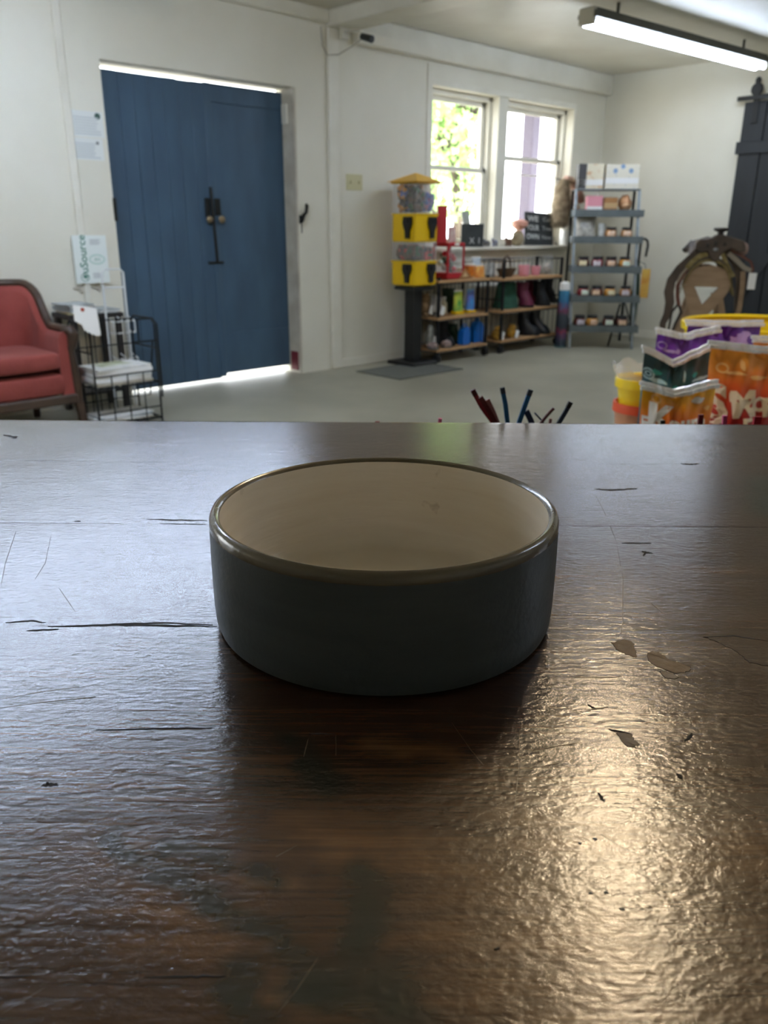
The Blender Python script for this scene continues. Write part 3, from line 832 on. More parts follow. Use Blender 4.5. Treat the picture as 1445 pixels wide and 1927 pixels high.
# shelf strip under the sign, a thin wall rail
t = on_wall_thing('wall_rail', 'narrow beige rail fixed to the wall below the feed sack sign', 'rail', 168, 540)
MB().bbox((-.11, -.015, -.008), (.12, 0, .006), .003).build('strip', M_JAMB, t)
for x in (-.07, .05): MB().bbox((x, -.02, -.03), (x + .02, 0, -.008), .003).build('clip', M_JAMB, t)

# ================================================================== RED SETTEE against the back wall
SX1 = float(onz(146, 640, .45)[0]); 
M_VELVET = mat('rust_velvet', '#90413A', 0.85, color2='#823730', nscale=6, bump=.15, bscale=60, sheen=.1)
M_FRAMEW = mat('carved_walnut', '#4A382C', 0.45, color2='#382A21', nscale=10, bump=.2, bscale=25)
sfy = 4.52                      # front of the seat
sx1 = float(ony(147, 690, sfy)[0])
zst = zat(sx1 - .2, sfy, 668); zcb = zat(sx1 - .2, sfy, 706); zrb = zat(sx1 - .2, sfy, 752); zfr = zat(sx1 - .2, sfy, 768)
zbk = zat(sx1 - .55, 5.08, 531); zar = zat(sx1, sfy + .03, 612)
SW = 1.25
sofa = thing('settee', 'rust red velvet settee with carved dark wood frame beside the side table', 'settee', (sx1, sfy, 0))
# seat cushion + front rail
def cushion(x0, x1, y0, y1, z0, z1, nm, bulge=.02):
    def fn(u, v):
        a = 2 * math.pi * u; ph = math.pi * (v - .5)
        ex = .25
        sg = lambda q, e: math.copysign(abs(q) ** e, q)
        return ((x0 + x1) / 2 + (x1 - x0) / 2 * sg(math.cos(ph), ex) * sg(math.cos(a), ex),
                (y0 + y1) / 2 + (y1 - y0) / 2 * sg(math.cos(ph), ex) * sg(math.sin(a), ex),
                (z0 + z1) / 2 + (z1 - z0) / 2 * sg(math.sin(ph), ex) + bulge * math.sin(math.pi * v) * 0)
    return MB().grid(fn, 48, 16, closed_u=True).build(nm, M_VELVET, sofa, smooth=True)
cushion(-SW + .1, -.06, .0, .52, zcb + .012, zst, 'seat_cushion')
cushion(-SW + .03, -.015, .015, .56, zrb, zcb - .004, 'seat_base')
MB().bbox((-SW + .02, .012, zfr), (-.01, .05, zrb + .006), .008).build('front_rail', M_FRAMEW, sofa)
# back and wings: a wall that sweeps from the arm front round to the back
path = []
n1 = 14
for k in range(n1 + 1): path.append((-.03, .06 + .32 * k / n1))
for k in range(1, 9):
    a = k / 8 * math.pi / 2; path.append((-.03 - .14 * (1 - math.cos(a)), .38 + .17 * math.sin(a)))
for k in range(1, 9): path.append((-.17 - k * .1, .55))
def top_z(i):
    s_ = min(1.0, max(0.0, (i - n1 * .5) / (n1 * .5 + 4)))
    s_ = s_ * s_ * (3 - 2 * s_)
    return zar - .03 + (zbk - zar) * s_
N_ = len(path)
normals = []
for i in range(N_):
    a = path[max(0, i - 1)]; b = path[min(N_ - 1, i + 1)]
    dx_, dy_ = b[0] - a[0], b[1] - a[1]; l_ = math.hypot(dx_, dy_); normals.append((-dy_ / l_, dx_ / l_))
def shell(u, v):
    i = min(N_ - 1, int(round(v * (N_ - 1)))); x, y = path[i]; nx_, ny_ = normals[i]; tz = top_z(i); z0 = zrb
    # section round: inner face up, over the top, outer face down
    prof = [(.055, z0), (.058, z0 + .5 * (tz - z0)), (.05, tz - .04), (.03, tz - .01), (0, tz), (-.02, tz - .01), (-.035, tz - .05), (-.035, z0)]
    o, z = prof[int(round(u * 7))]
    return (x + nx_ * o, y + ny_ * o, z)
MB().grid(shell, 7, N_ - 1).build('back_and_wing', M_VELVET, sofa, smooth=True)
MB().prism([(-.028, zrb), (-.088, zrb), (-.09, zrb + .5 * (top_z(0) - zrb)), (-.08, top_z(0) - .04), (-.06, top_z(0) - .01), (-.028, top_z(0)), (.0, top_z(0) - .02), (.0, zrb)], .035, .062, 'xz').build('arm_front', M_VELVET, sofa)
pts = [(path[i][0] + normals[i][0] * .0, path[i][1] + normals[i][1] * .0, top_z(i) + .008) for i in range(N_)]
trim = [(.0, .045, zfr), (.0, .04, zfr + .12), (-.012, .045, zst + .0), (-.005, .03, zar - .11), (.004, .025, zar - .05), (-.01, .035, zar - .028)] + pts
MB().tube(trim, [.022, .026, .022, .026, .034, .03] + [.024] * len(pts), 10).build('carved_frame', M_FRAMEW, sofa, smooth=True)
MB().blob((.006, .03, zar - .06), (.03, .035, .045), 12, 8).build('arm_scroll', M_FRAMEW, sofa, smooth=True)
MB().tube([(0.0, .045, zfr), (.012, .04, zfr - .1), (.0, .03, .03), (.006, .01, .0)], [.03, .024, .016, .02], 8).build('leg', M_FRAMEW, sofa, smooth=True)
MB().tube([(-SW + .05, .045, zfr), (-SW + .04, .04, zfr - .1), (-SW + .05, .03, .03), (-SW + .045, .01, .0)], [.03, .024, .016, .02], 8).build('leg', M_FRAMEW, sofa, smooth=True)
for x in (-.06, -SW + .08): MB().tube([(x, .54, zrb), (x, .56, .0)], [.028, .02], 8).build('leg', M_FRAMEW, sofa, smooth=True)
# left arm (out of frame)
cushion(-SW, -SW + .11, .04, .56, zrb, zar - .03, 'arm')
# diamond creases of the tufted back: covered buttons
for (x, z) in [(-.42, .6), (-.62, .6), (-.52, .7), (-.82, .6), (-.72, .7)]:
    MB().blob((x, .488, z), (.014, .008, .014), 8, 6).build('button', M_VELVET, sofa, smooth=True)
# price tag on the arm
P = atd(163, 603, 4.52)
t = thing('price_tag', 'white cut-corner price tag with a red hole hung on the settee arm', 'price tag', (P[0], P[1], P[2]), HEAD - R(90))
pw = 4.6 / FPX
tagpts = [(-22 * pw, 27 * pw), (20 * pw, 22 * pw), (23 * pw, -25 * pw), (18 * pw, -29 * pw), (-6 * pw, -18 * pw), (-9 * pw, -8 * pw), (-22 * pw, -1 * pw)]
MB().prism(tagpts, -.0015, .0015, 'xz').build('card', M_WHITE, t)
k = MB().lathe([(0, 0), (.011, 0), (.011, .001), (0, .001)], 14); k.v = [(a - 5 * pw, -.0022 + c, b + 19 * pw) for a, b, c in k.v]
k.build('red_hole', mat('tag_red', '#A8452F', .6), t)
MB().tube([(-5 * pw, 0.004, 19 * pw), (-15 * pw, .03, 15 * pw), (-24 * pw, .05, 0 * pw)], .002, 5).build('string', M_WHITE, t)

# ================================================================== SIDE TABLE, WIRE RACK, PAPERS
TY = 4.90; tx1 = float(ony(236, 640, TY)[0]); tz_ = zat(tx1 - .1, TY, 589)
stb = thing('side_table', 'small dark side table loaded with papers behind the wire rack', 'table', (tx1, TY, 0))
M_DARKW = mat('dark_table_wood', '#2A2624', .5, color2='#201D1C', nscale=6)
MB().bbox((-.34, 0, tz_ - .03), (0, .28, tz_), .005).build('table_top', M_DARKW, stb)
for x in (-.33, -.04):
    for y in (.01, .235): MB().bbox((x, y, 0), (x + .035, y + .035, tz_ - .03), .004).build('leg', M_DARKW, stb)
MB().bbox((-.31, .02, .12), (-.03, .25, .14), .003).build('low_shelf', M_DARKW, stb)
def paper_pile(name, label, loc, rz, w_, d_, n, th, mats, group=None, jit=.012, seed=0):
    rs = random.Random(seed); t = thing(name, label, 'papers', loc, rz, group); z = 0
    for k in range(n):
        a = rs.uniform(-jit, jit); b = rs.uniform(-jit, jit); M_ = Matrix.Rotation(rs.uniform(-.12, .12), 4, 'Z')
        h = th * rs.uniform(.7, 1.3)
        MB().bbox((-w_ / 2 + a, -d_ / 2 + b, z), (w_ / 2 + a, d_ / 2 + b, z + h - .0004), .001, M_).build('magazine', mats[k % len(mats)], t); z += h
    return t
M_MAG1 = mat('grey_magazine', '#B9BFC0', .6, color2='#9AA4A6', nscale=12)
M_MAG2 = mat('yellow_magazine', '#C9BE7A', .6, color2='#E2DCB0', nscale=10)
M_MAG3 = mat('olive_magazine', '#8F9560', .6, color2='#D8DCCB', nscale=9)
paper_pile('magazine_pile', 'loose pile of grey and yellow magazines on the side table', (tx1 - .25, TY + .14, tz_), .03, .17, .22, 6, .011, [M_MAG2, M_PAPER, M_MAG1, M_MAG1, M_PAPER, M_MAG1], seed=2)
paper_pile('newspaper_pile', 'flat grey newspapers at the right end of the side table', (tx1 - .07, TY + .14, tz_), -.03, .12, .24, 3, .007, [M_MAG1, M_PAPER, M_MAG1], seed=4)

rfx, rfy = float(onz(306, 793, 0)[0]), float(onz(306, 793, 0)[1])
RW_, RD_ = .40, .28
rack = thing('wire_rack', 'black wire magazine rack with stepped shelves by the settee', 'rack', (rfx, rfy, 0))
rz1 = zat(rfx, rfy, 600)
M_WIRE = mat('black_wire', '#1E2223', .5, .4)
def wire_panel(o, pts_list, r_=.0045):
    for p in pts_list: o.tube(p, r_, 6)
for x in (0, -RW_):
    fr_ = MB()
    fr_.tube([(x, 0, 0), (x, 0, rz1 - .03), (x, .03, rz1), (x, RD_ - .03, rz1), (x, RD_, rz1 - .03), (x, RD_, 0)], .006, 6)
    for z in (.02, .25, .45): fr_.tube([(x, 0, z), (x, RD_, z)], .0045, 6)
    fr_.build('side_frame', M_WIRE, rack)
zm = zat(rfx - .1, rfy, 722); zl = .03
for z, y0 in ((zl, 0), (zm, 0.0)):
    sh_ = MB()
    for k in range(9): sh_.tube([(-RW_ * k / 8, y0, z), (-RW_ * k / 8, RD_, z)], .0035, 5)
    for y in (y0, RD_ / 2, RD_): sh_.tube([(-RW_, y, z), (0, y, z)], .005, 6)
    sh_.build('wire_shelf', M_WIRE, rack)
bk = MB()
for k in range(1, 8): bk.tube([(-RW_ * k / 8, RD_, 0), (-RW_ * k / 8, RD_, rz1 + .02)], .004, 5)
for z in (.12, .3, .45, .6): bk.tube([(-RW_, RD_, z), (0, RD_, z)], .0045, 6)
bk.build('back_grid', M_WIRE, rack)
ft = MB()
for k in range(0, 9, 2): ft.tube([(-RW_ * k / 8, 0, 0), (-RW_ * k / 8, 0, zm + .07)], .004, 5)
ft.tube([(-RW_, 0, zm + .07), (0, 0, zm + .07)], .0045, 6); ft.tube([(-RW_, 0, .1), (0, 0, .1)], .0045, 6)
ft.build('front_grid', M_WIRE, rack)
paper_pile('leaflet_stack', 'thick white stack of leaflets on the upper shelf of the wire rack', (rfx - .2, rfy + .14, zm + .006), 0, .35, .23, 5, .02, [M_PAPER, M_WHITE], seed=6, jit=.006)
paper_pile('leaflet_sheet', 'green and white leaflet lying on top of the upper stack', (rfx - .21, rfy + .18, zm + .108), .05, .2, .14, 1, .003, [M_MAG3], seed=7, jit=.001)
paper_pile('leaflet_stack', 'loose white papers spread over the bottom shelf of the wire rack', (rfx - .2, rfy + .15, zl + .006), .04, .33, .22, 4, .008, [M_PAPER, M_WHITE, M_MAG1], seed=9, jit=.02)
# white wire stand behind the rack
wsy = rfy + RD_ + .15; wsx = float(ony(240, 600, wsy)[0])
wst = thing('wire_stand', 'tall white wire stand between the rack and the blue door', 'stand', (wsx, wsy, 0))
zt_ = zat(wsx, wsy, 506); zs_ = zat(wsx, wsy, 540)
M_WWIRE = mat('white_wire', '#D9DDDD', .45)
o = MB(); ww_ = .14
o.tube([(-ww_, 0, 0), (-ww_, 0, zt_ - .02), (-ww_ + .02, 0, zt_), (-.02, 0, zt_), (0, 0, zt_ - .02), (0, 0, 0)], .007, 6)
o.tube([(-ww_, 0, zs_), (0, 0, zs_)], .006, 6)
o.build('frame', M_WWIRE, wst)
for q in (622, 690):
    zz = zat(wsx, wsy, q); o = MB()
    o.tube([(-ww_, 0, zz), (-ww_, -.09, zz), (0, -.09, zz), (0, 0, zz)], .005, 6)
    o.tube([(-ww_, -.09, zz + .07), (0, -.09, zz + .07)], .005, 6)
    for x in (-ww_, -ww_ / 2, 0): o.tube([(x, -.09, zz), (x, -.09, zz + .07), (x, 0, zz + .09)], .004, 5)
    o.build('basket', M_WWIRE, wst)
o = MB(); o.tube([(-ww_ - .02, -.14, .006), (.02, -.14, .006), (.02, .02, .006), (-ww_ - .02, .02, .006)], .006, 6, closed=True); o.tube([(-ww_, -.14, .006), (-ww_, .02, .006)], .005, 6); o.tube([(0, -.14, .006), (0, .02, .006)], .005, 6)
o.build('foot', M_WWIRE, wst)
# black chair-back frame against the blue door
cbx = float(ony(297, 640, 5.12)[0])
cb = thing('folding_stand', 'thin dark folding frame standing against the blue door', 'frame', (cbx, 5.12, 0))
zc_ = zat(cbx, 5.12, 598); zc2 = zat(cbx, 5.12, 640)
o = MB(); o.tube([(-.28, 0, 0), (-.28, 0, zc_ - .04), (-.25, 0, zc_), (-.03, 0, zc_), (0, 0, zc_ - .04), (0, 0, 0)], .007, 6); o.tube([(-.28, 0, zc2), (0, 0, zc2)], .006, 6); o.tube([(-.14, 0, zc2), (-.14, 0, zc_)], .005, 6)
o.build('front_frame', M_WIRE, cb)
o = MB(); o.tube([(-.25, .02, zc2), (-.25, .12, 0), (-.03, .12, 0), (-.03, .02, zc2)], .006, 6); o.build('rear_leg', M_WIRE, cb)

# ================================================================== CANDY MACHINE
vp = onz(776, 684)
VS = .135                      # half side of the square tower
vend = thing('candy_machine', 'tall yellow two-tier candy vending machine on a black post', 'vending machine', (vp[0], vp[1], 0), HEAD - R(90) + R(45))
vz = lambda q: zat(vp[0], vp[1], q)
M_VB = mat('vending_black', '#17191B', .45)
M_YELD = mat('yellow_roof', '#E8B21A', .4)
MB().bbox((-.16, -.16, 0), (.16, .16, .03), .008).build('foot_plate', M_VB, vend)
MB().bbox((-.055, -.055, .03), (.055, .055, vz(538) - .02), .006).build('post', M_VB, vend)
MB().bbox((-.12, -.12, vz(538) - .03), (.12, .12, vz(538)), .006).build('carrier', M_VB, vend)
SP = [(-.042, .20), (.042, .20), (.05, .11), (.036, .03), (.024, -.01), (.02, -.13), (-.02, -.13), (-.024, -.01), (-.036, .03), (-.05, .11)]
def tier(q0, q1, q2):
    z0, z1, z2 = vz(q0), vz(q1), vz(q2)
    b = MB().bbox((-VS, -VS, z0), (VS, VS, z1), .01).build('yellow_body', M_YEL, vend)
    MB().bbox((-VS - .006, -VS - .006, z1 - .014), (VS + .006, VS + .006, z1), .004).build('ledge', M_YEL, b)
    h = (z1 - z0)
    for face_i in range(4):
        Mr = Matrix.Rotation(R(90) * face_i, 4, 'Z')
        k = MB(); k.prism([(x + .055, z0 + h * .42 + zz * h * 2.3) for x, zz in SP], -VS - .022, -VS + .002, 'xz')
        k.v = [tuple(Mr @ Vector(p)) for p in k.v]; so = k.build('coin_spout', M_VB, b)
        k = MB().cyl((.055, -VS - .034, z0 + h * .72), (.055, -VS - .02, z0 + h * .72), .02, n=12)
        k.v = [tuple(Mr @ Vector(p)) for p in k.v]; k.build('turn_knob', M_VB, so)
    # clear bin with candy
    c = MB(); T = .004
    for face_i in range(4):
        Mr = Matrix.Rotation(R(90) * face_i, 4, 'Z'); q = MB().box((-VS + .004, -VS + .003, z1), (VS - .004, -VS + .003 + T, z2)); c.add([tuple(Mr @ Vector(p)) for p in q.v], q.f)
    c.build('clear_bin', M_CLEAR, vend)
    MB().box((-.004, -VS + .01, z1), (.004, VS - .01, z2)).build('bin_divider', M_CLEAR, vend)
    return z0, z1, z2
a0, a1, a2 = tier(536, 490, 455)
b0, b1, b2 = tier(455, 402, 346)
MB().bbox((-VS - .01, -VS - .01, b2), (VS + .01, VS + .01, b2 + .012), .003).build('roof_edge', M_YELD, vend)
rf = VS + .035; rz_ = vz(325)
MB().add([(-rf, -rf, b2 + .012), (rf, -rf, b2 + .012), (rf, rf, b2 + .012), (-rf, rf, b2 + .012), (0, 0, rz_)], [(0, 3, 2, 1), (0, 1, 4), (1, 2, 4), (2, 3, 4), (3, 0, 4)]).build('roof', M_YELD, vend)
# capsules and sweets heaped in the bins
cand = [mat('sweet_%d' % i, c, .4) for i, c in enumerate(['#6A4A32', '#3A5E3A', '#5B6FB4', '#B46A8C', '#C23B2E', '#D8912A', '#4A3B34', '#8A8FB8'])]
rs = random.Random(11)
for (z1_, z2_, hts, pal) in [(b1, b2, (.85, .7, .98, .95), ((6, 1, 0), (2, 7, 3), (5, 6, 2), (4, 5, 6))), (a1, a2, (.75, .7, .8, .8), ((6, 0, 1), (6, 1, 4), (6, 4, 0), (4, 4, 5)))]:
    for qi, (sx_, sy_) in enumerate([(-1, -1), (1, -1), (-1, 1), (1, 1)]):
        for mi in range(3):
            o = MB()
            hh = (z2_ - z1_) * hts[qi]
            for k in range(40):
                r_ = rs.uniform(.016, .024)
                x = sx_ * rs.uniform(.022, VS - .03); y = sy_ * rs.uniform(.022, VS - .03); z = z1_ + .02 + rs.random() ** .8 * (hh - .03)
                o.blob((x, y, z), r_, 8, 5)
            o.build('sweets', cand[pal[qi][mi]], vend, smooth=True, kind='stuff')
# dark floor mat under the machine
P = onz(762, 692)
t = thing('floor_mat', 'thin dark grey mat on the floor under the candy machine', 'mat', (P[0] - .07, P[1] - .13, 0), R(0))
mt = MB().bbox((-.38, -.26, 0), (.38, .26, .006), .003).build('pad', mat('mat_rubber', '#6E706A', .8, color2='#62645F', nscale=30, bump=.3, bscale=120), t)
mt2 = MB()
mt2.tube([(-.375, -.255, .005), (.375, -.255, .005), (.375, .255, .005), (-.375, .255, .005)], .004, 5, closed=True)
mt2.build('edge_binding', mat('mat_edge', '#55574F', .8), t)

# ================================================================== TWO SHELF CARTS
def cart(name, label, fl, w_, d_, levels, h):
    t = thing(name, label, 'shelf', (fl[0], fl[1], 0))
    for x in (0, w_):
        for y in (0, d_):
            MB().bbox((x - .012, y - .012, .085), (x + .012, y + .012, h), .003).build('post', M_BLACKM, t)
            k = MB().cyl((x - .014, y, .035), (x + .014, y, .035), .035, n=14); cw = k.build('caster', mat('caster_rubber', '#1B1B1C', .6), t, smooth=True)
            MB().bbox((x - .02, y - .012, .045), (x + .02, y + .012, .088), .003).build('caster_fork', M_BLACKM, cw)
    for z in levels:
        sf = MB().bbox((-.015, -.015, z - .028), (w_ + .015, d_ + .015, z - .004), .003).build('wood_shelf', M_SHELFW, t)
        rl = MB()
        for y in (-.017, d_ + .017): rl.tube([(0, y, z - .034), (w_, y, z - .034)], .006, 6)
        for x in (-.017, w_ + .017): rl.tube([(x, 0, z - .034), (x, d_, z - .034)], .006, 6)
        rl.build('edge_rail', M_BLACKM, sf, kind='stuff')
    for x in (0, w_):
        gr = MB()
        for k in range(1, 5): gr.tube([(x, d_ * k / 5, levels[0]), (x, d_ * k / 5, h - .02)], .003, 5)
        for zz in (h - .01, (h + levels[0]) / 2): gr.tube([(x, 0, zz), (x, d_, zz)], .006, 6)
        gr.build('side_wires', M_BLACKM, t)
    gr = MB()
    for k in range(1, 12): gr.tube([(w_ * k / 12, d_, levels[0]), (w_ * k / 12, d_, h - .02)], .003, 5)
    gr.tube([(0, d_, h - .01), (w_, d_, h - .01)], .006, 6)
    gr.build('back_wires', M_BLACKM, t)
    return t
c1 = onz(822, 683); c1r = ony(912, 660, c1[1])
CW1 = float(c1r[0] - c1[0]); CD1 = .30
cz = lambda q, c=c1: zat(c[0], c[1], q)
lev1 = [cz(657), cz(597), cz(527)]
cart('shelf_cart', 'black wire shelf cart with wooden shelves right behind the candy machine', c1, CW1, CD1, lev1, lev1[2] + .02)
c2 = onz(940, 665); c2r = ony(1046, 640, c2[1])
CW2 = float(c2r[0] - c2[0]); CD2 = .30
cz2 = lambda q: zat(c2[0], c2[1], q)
lev2 = [cz2(640), cz2(584), cz2(523)]
h2 = cz2(488)
cart('shelf_cart', 'black wire shelf cart with tall sides holding boots below the window', c2, CW2, CD2, lev2, h2)

# ---- goods on the carts: helper places by sight line on a shelf at a given depth
def on_shelf(px, base, z, depth, py=560):
    y = base[1] + depth; P = ony(px, py, y); return (float(P[0]), y, z)
PX1 = c1[1] / 5.0 * 0 + 7.35 / FPX   # metres per pixel at the carts
def pouch(name, label, cat, loc, w_, h_, d_, material, rz=0.0, base_m=None, strip=None, group=None):
    t = thing(name, label, cat, loc, rz, group)
    def fn(u, v):
        a = 2 * math.pi * u; c_, s_ = math.cos(a), math.sin(a)
        dd = d_ / 2 * (1 - .92 * v ** 1.5) ; ww = w_ / 2 * (1 - .05 * math.sin(math.pi * v))
        return (ww * math.copysign(abs(c_) ** .6, c_), dd * math.copysign(abs(s_) ** .8, s_), h_ * v)
    MB().grid(fn, 20, 10, closed_u=True).build('pouch', material, t, smooth=True)
    if base_m: MB().bbox((-w_ / 2 * 1.01, -d_ / 2 * 1.01, 0), (w_ / 2 * 1.01, d_ / 2 * 1.01, h_ * .14), .004).build('base_band', base_m, t)
    if strip: MB().bbox((-w_ / 2, -.004, h_ * .97), (w_ / 2, .004, h_ * 1.05), .002).build('seal_strip', strip, t)
    return t
def plush(label, loc, w_, h_, material, rz=0.0, group=None):
    t = thing('plush_toy', label, 'toy', loc, rz, group)
    MB().blob((0, 0, h_ * .38), (w_ * .5, w_ * .4, h_ * .38), 14, 10, .25, 3).build('body', material, t, smooth=True)
    MB().blob((0, -.01, h_ * .78), (w_ * .34, w_ * .32, h_ * .24), 12, 8, .2, 5).build('head', material, t, smooth=True)
    for s_ in (-1, 1):
        MB().blob((s_ * w_ * .25, 0, h_ * .98), (w_ * .1, w_ * .06, h_ * .09), 8, 6).build('ear', material, t, smooth=True)
        MB().blob((s_ * w_ * .3, -w_ * .35, h_ * .1), (w_ * .15, w_ * .2, h_ * .1), 8, 6).build('paw', material, t, smooth=True)
    M_ = Matrix.Translation((w_ * .15, -w_ * .52, h_ * .3)) @ Matrix.Rotation(R(20), 4, 'Y')
    MB().bbox((-.024, -.002, -.036), (.024, .002, .036), .001, M_).build('paper_tag', M_WHITE, t)
    return t
def boot(label, loc, h_, L_, material, rz=0.0, group=None, sole=None):
    t = thing('rubber_boot', label, 'boot', loc, rz, group)
    o = MB(); secs = [(.0, .045, L_ * .5, -L_ * .18), (.03, .048, L_ * .5, -L_ * .18), (.07, .045, L_ * .42, -L_ * .12), (.11, .042, .07, .01), (.16, .042, .055, .02), (h_ * .7, .052, .058, .02), (h_, .056, .062, .02)]
    def fn(u, v):
        k = min(len(secs) - 1, int(round(v * (len(secs) - 1)))); z, rx, ry, yo = secs[k]; a = 2 * math.pi * u
        return (rx * math.cos(a), yo + ry * math.sin(a), z)
    o.grid(fn, 18, len(secs) - 1, closed_u=True).build('shaft', material, t, smooth=True)
    MB().lathe([(.0, 0), (.05, 0), (.052, .018), (.0, .02)], 18, (0, -L_ * .18, -.0), 1, L_ / .1).build('sole', sole or M_BLACKM, t)
    MB().lathe([(.057, h_ - .02), (.06, h_ - .015), (.06, h_ + .003), (.055, h_ + .003), (.054, h_ - .015)], 18, (0, .02, 0), 1, 1.1, caps=False).build('cuff', material, t, smooth=True)
    return t
M_OCHRE = mat('ochre_plush', '#B98A2E', .9, color2='#8F6A22', nscale=20)
M_BROWNP = mat('brown_plush', '#6A5034', .9, color2='#8A7050', nscale=20)
M_GREYP = mat('grey_plush', '#8F8A80', .9, color2='#B3ABA0', nscale=18)
M_KRAFT = mat('kraft_card', '#B08050', .7, color2='#9A6C40', nscale=12)
M_PINK = mat('pink_card', '#E39AA6', .55)
zt1, zt2, zt3 = lev1[2], lev1[1], lev1[0]
# red gift dispenser on the top shelf
P = on_shelf(842, c1, zt1, .11)
rb = thing('red_display_case', 'red framed clear display case on the top shelf beside the candy machine', 'display case', P)
rw_, rh_ = 46 * PX1, cz(457) - zt1
rh_ = zat(P[0], P[1] - .08, 457) - zt1
M_REDP = mat('red_plastic', '#B3202B', .4)
for lo, hi in [((-rw_ / 2, -.09, 0), (rw_ / 2, .09, rh_ * .17)), ((-rw_ / 2, -.09, rh_ * .9), (rw_ / 2, .09, rh_))]:
    MB().bbox(lo, hi, .005).build('red_panel', M_REDP, rb)
for x in (-rw_ / 2, rw_ / 2 - .018):
    for y in (-.09, .072): MB().bbox((x, y, rh_ * .17), (x + .018, y + .018, rh_ * .9), .003).build('corner_bar', M_REDP, rb)
c = MB(); c.box((-rw_ / 2 + .005, -.086, rh_ * .17), (rw_ / 2 - .005, -.083, rh_ * .9)); c.build('clear_pane', M_CLEAR, rb)
for k in range(14):
    x = rs.uniform(-.7, .7) * rw_ / 2; z = rh_ * (.17 + .06 + .5 * (k / 14)); MB().blob((x, rs.uniform(-.05, .05), z), rs.uniform(.022, .03), 10, 7).build('prize_ball', [mat('ball_dark_green', '#37503A', .4), mat('ball_red', '#C8202A', .4), mat('ball_white', '#CFE0D8', .4), cand[6]][k % 4 if k != 11 else 1], rb, smooth=True)
MB().bbox((-.03, -.095, rh_ * .93), (.03, -.0905, rh_ * .985), .001).build('price_card', M_WHITE, rb)
# leaning red and white card packs on top of the case
for k, (px, w_, h_, m_, lab) in enumerate([(826, .13, .24, M_REDP, 'tall red card pack standing on the red display case'), (849, .10, .13, mat('pale_print', '#D8CFC4', .6, color2='#C48F88', nscale=18), 'pale printed card pack leaning on the red display case')]):
    Q = ony(px, 440, P[1] + .02 * k)
    pouch('card_pack', lab, 'package', (float(Q[0]), P[1] + .045 * k - .03, zt1 + rh_), w_, h_ * (1.25 if k == 0 else 1), .03, m_)
# snacks
P = on_shelf(880, c1, zt1, .2); t = thing('snack_tub', 'clear lidded tub of orange snacks on the shelf by the red case', 'tub', P)
MB().lathe([(0, 0), (.05, 0), (.058, .09), (.058, .095)], 20).build('tub', mat('orange_snack', '#D98B2B', .5, color2='#B9682A', nscale=30), t, smooth=True)
MB().lathe([(.06, .095), (.062, .10), (.062, .112), (0, .114)], 20).build('lid', M_WHITE, t, smooth=True)
P = on_shelf(868, c1, zt1, .06); t = thing('wooden_wedge', 'brown wooden wedge lying on the top shelf', 'wedge', P)
MB().prism([(-.09, 0), (.09, 0), (-.015, .085)], -.045, .045, 'xz').build('wedge', M_KRAFT, t)
MB().prism([(-.05, .012), (.03, .012), (-.012, .052)], -.049, -.045, 'xz').build('label_patch', mat('tan_label', '#D8B88A', .6), t)
P = on_shelf(900, c1, zt1, .05); pouch('snack_bag', 'orange crisp bag at the right end of the top shelf', 'bag', P, .12, .10, .07, mat('orange_bag', '#D67F2A', .4, color2='#E9B25E', nscale=22), strip=M_WHITE)
P = on_shelf(893, c1, zt1, .25); pouch('snack_bag', 'white and blue snack bag behind the orange crisp bag', 'bag', P, .13, .16, .06, mat('white_bag', '#D5DCE0', .4, color2='#B3C2CC', nscale=18), strip=M_WHITE)
# middle shelf
P = on_shelf(800, c1, zt2, .13); plush('brown and ochre plush toy with a white tag, left on the middle shelf', P, .12, .19, M_BROWNP)
P = on_shelf(822, c1, zt2, .06); plush('greyish brown plush toy with a slanted white tag on the middle shelf', P, .11, .17, M_GREYP)
P = on_shelf(836, c1, zt2, .16); t = thing('bottle', 'small white bottle standing on the middle shelf before a dark boot', 'bottle', P)
MB().lathe([(0, 0), (.028, 0), (.03, .01), (.03, .09), (.014, .115), (.013, .13)], 16).build('bottle_body', mat('cream_bottle', '#DAD3BC', .4), t, smooth=True)
MB().lathe([(.015, .125), (.016, .13), (.016, .15), (0, .151)], 14).build('cap', M_WHITE, t, smooth=True)
P = on_shelf(847, c1, zt2, .25); boot('dark green boot at the back of the middle shelf', P, .2, .2, mat('bottle_green_rubber', '#1F3A2C', .4))
P = on_shelf(862, c1, zt2, .07); pouch('treat_pouch', 'green and yellow treat pouch on the middle shelf', 'pouch', P, .115, .2, .06, mat('green_pouch', '#4D9A4A', .35, color2='#D8DC52', nscale=14), base_m=M_YEL, strip=M_WHITE)
P = on_shelf(885, c1, zt2, .08); pouch('treat_pouch', 'blue and violet treat pouch on the middle shelf', 'pouch', P, .105, .2, .06, mat('blue_pouch', '#4A9AD8', .35, color2='#6A62B8', nscale=14), base_m=M_YEL, strip=mat('blue_strip', '#9CC8E8', .4))
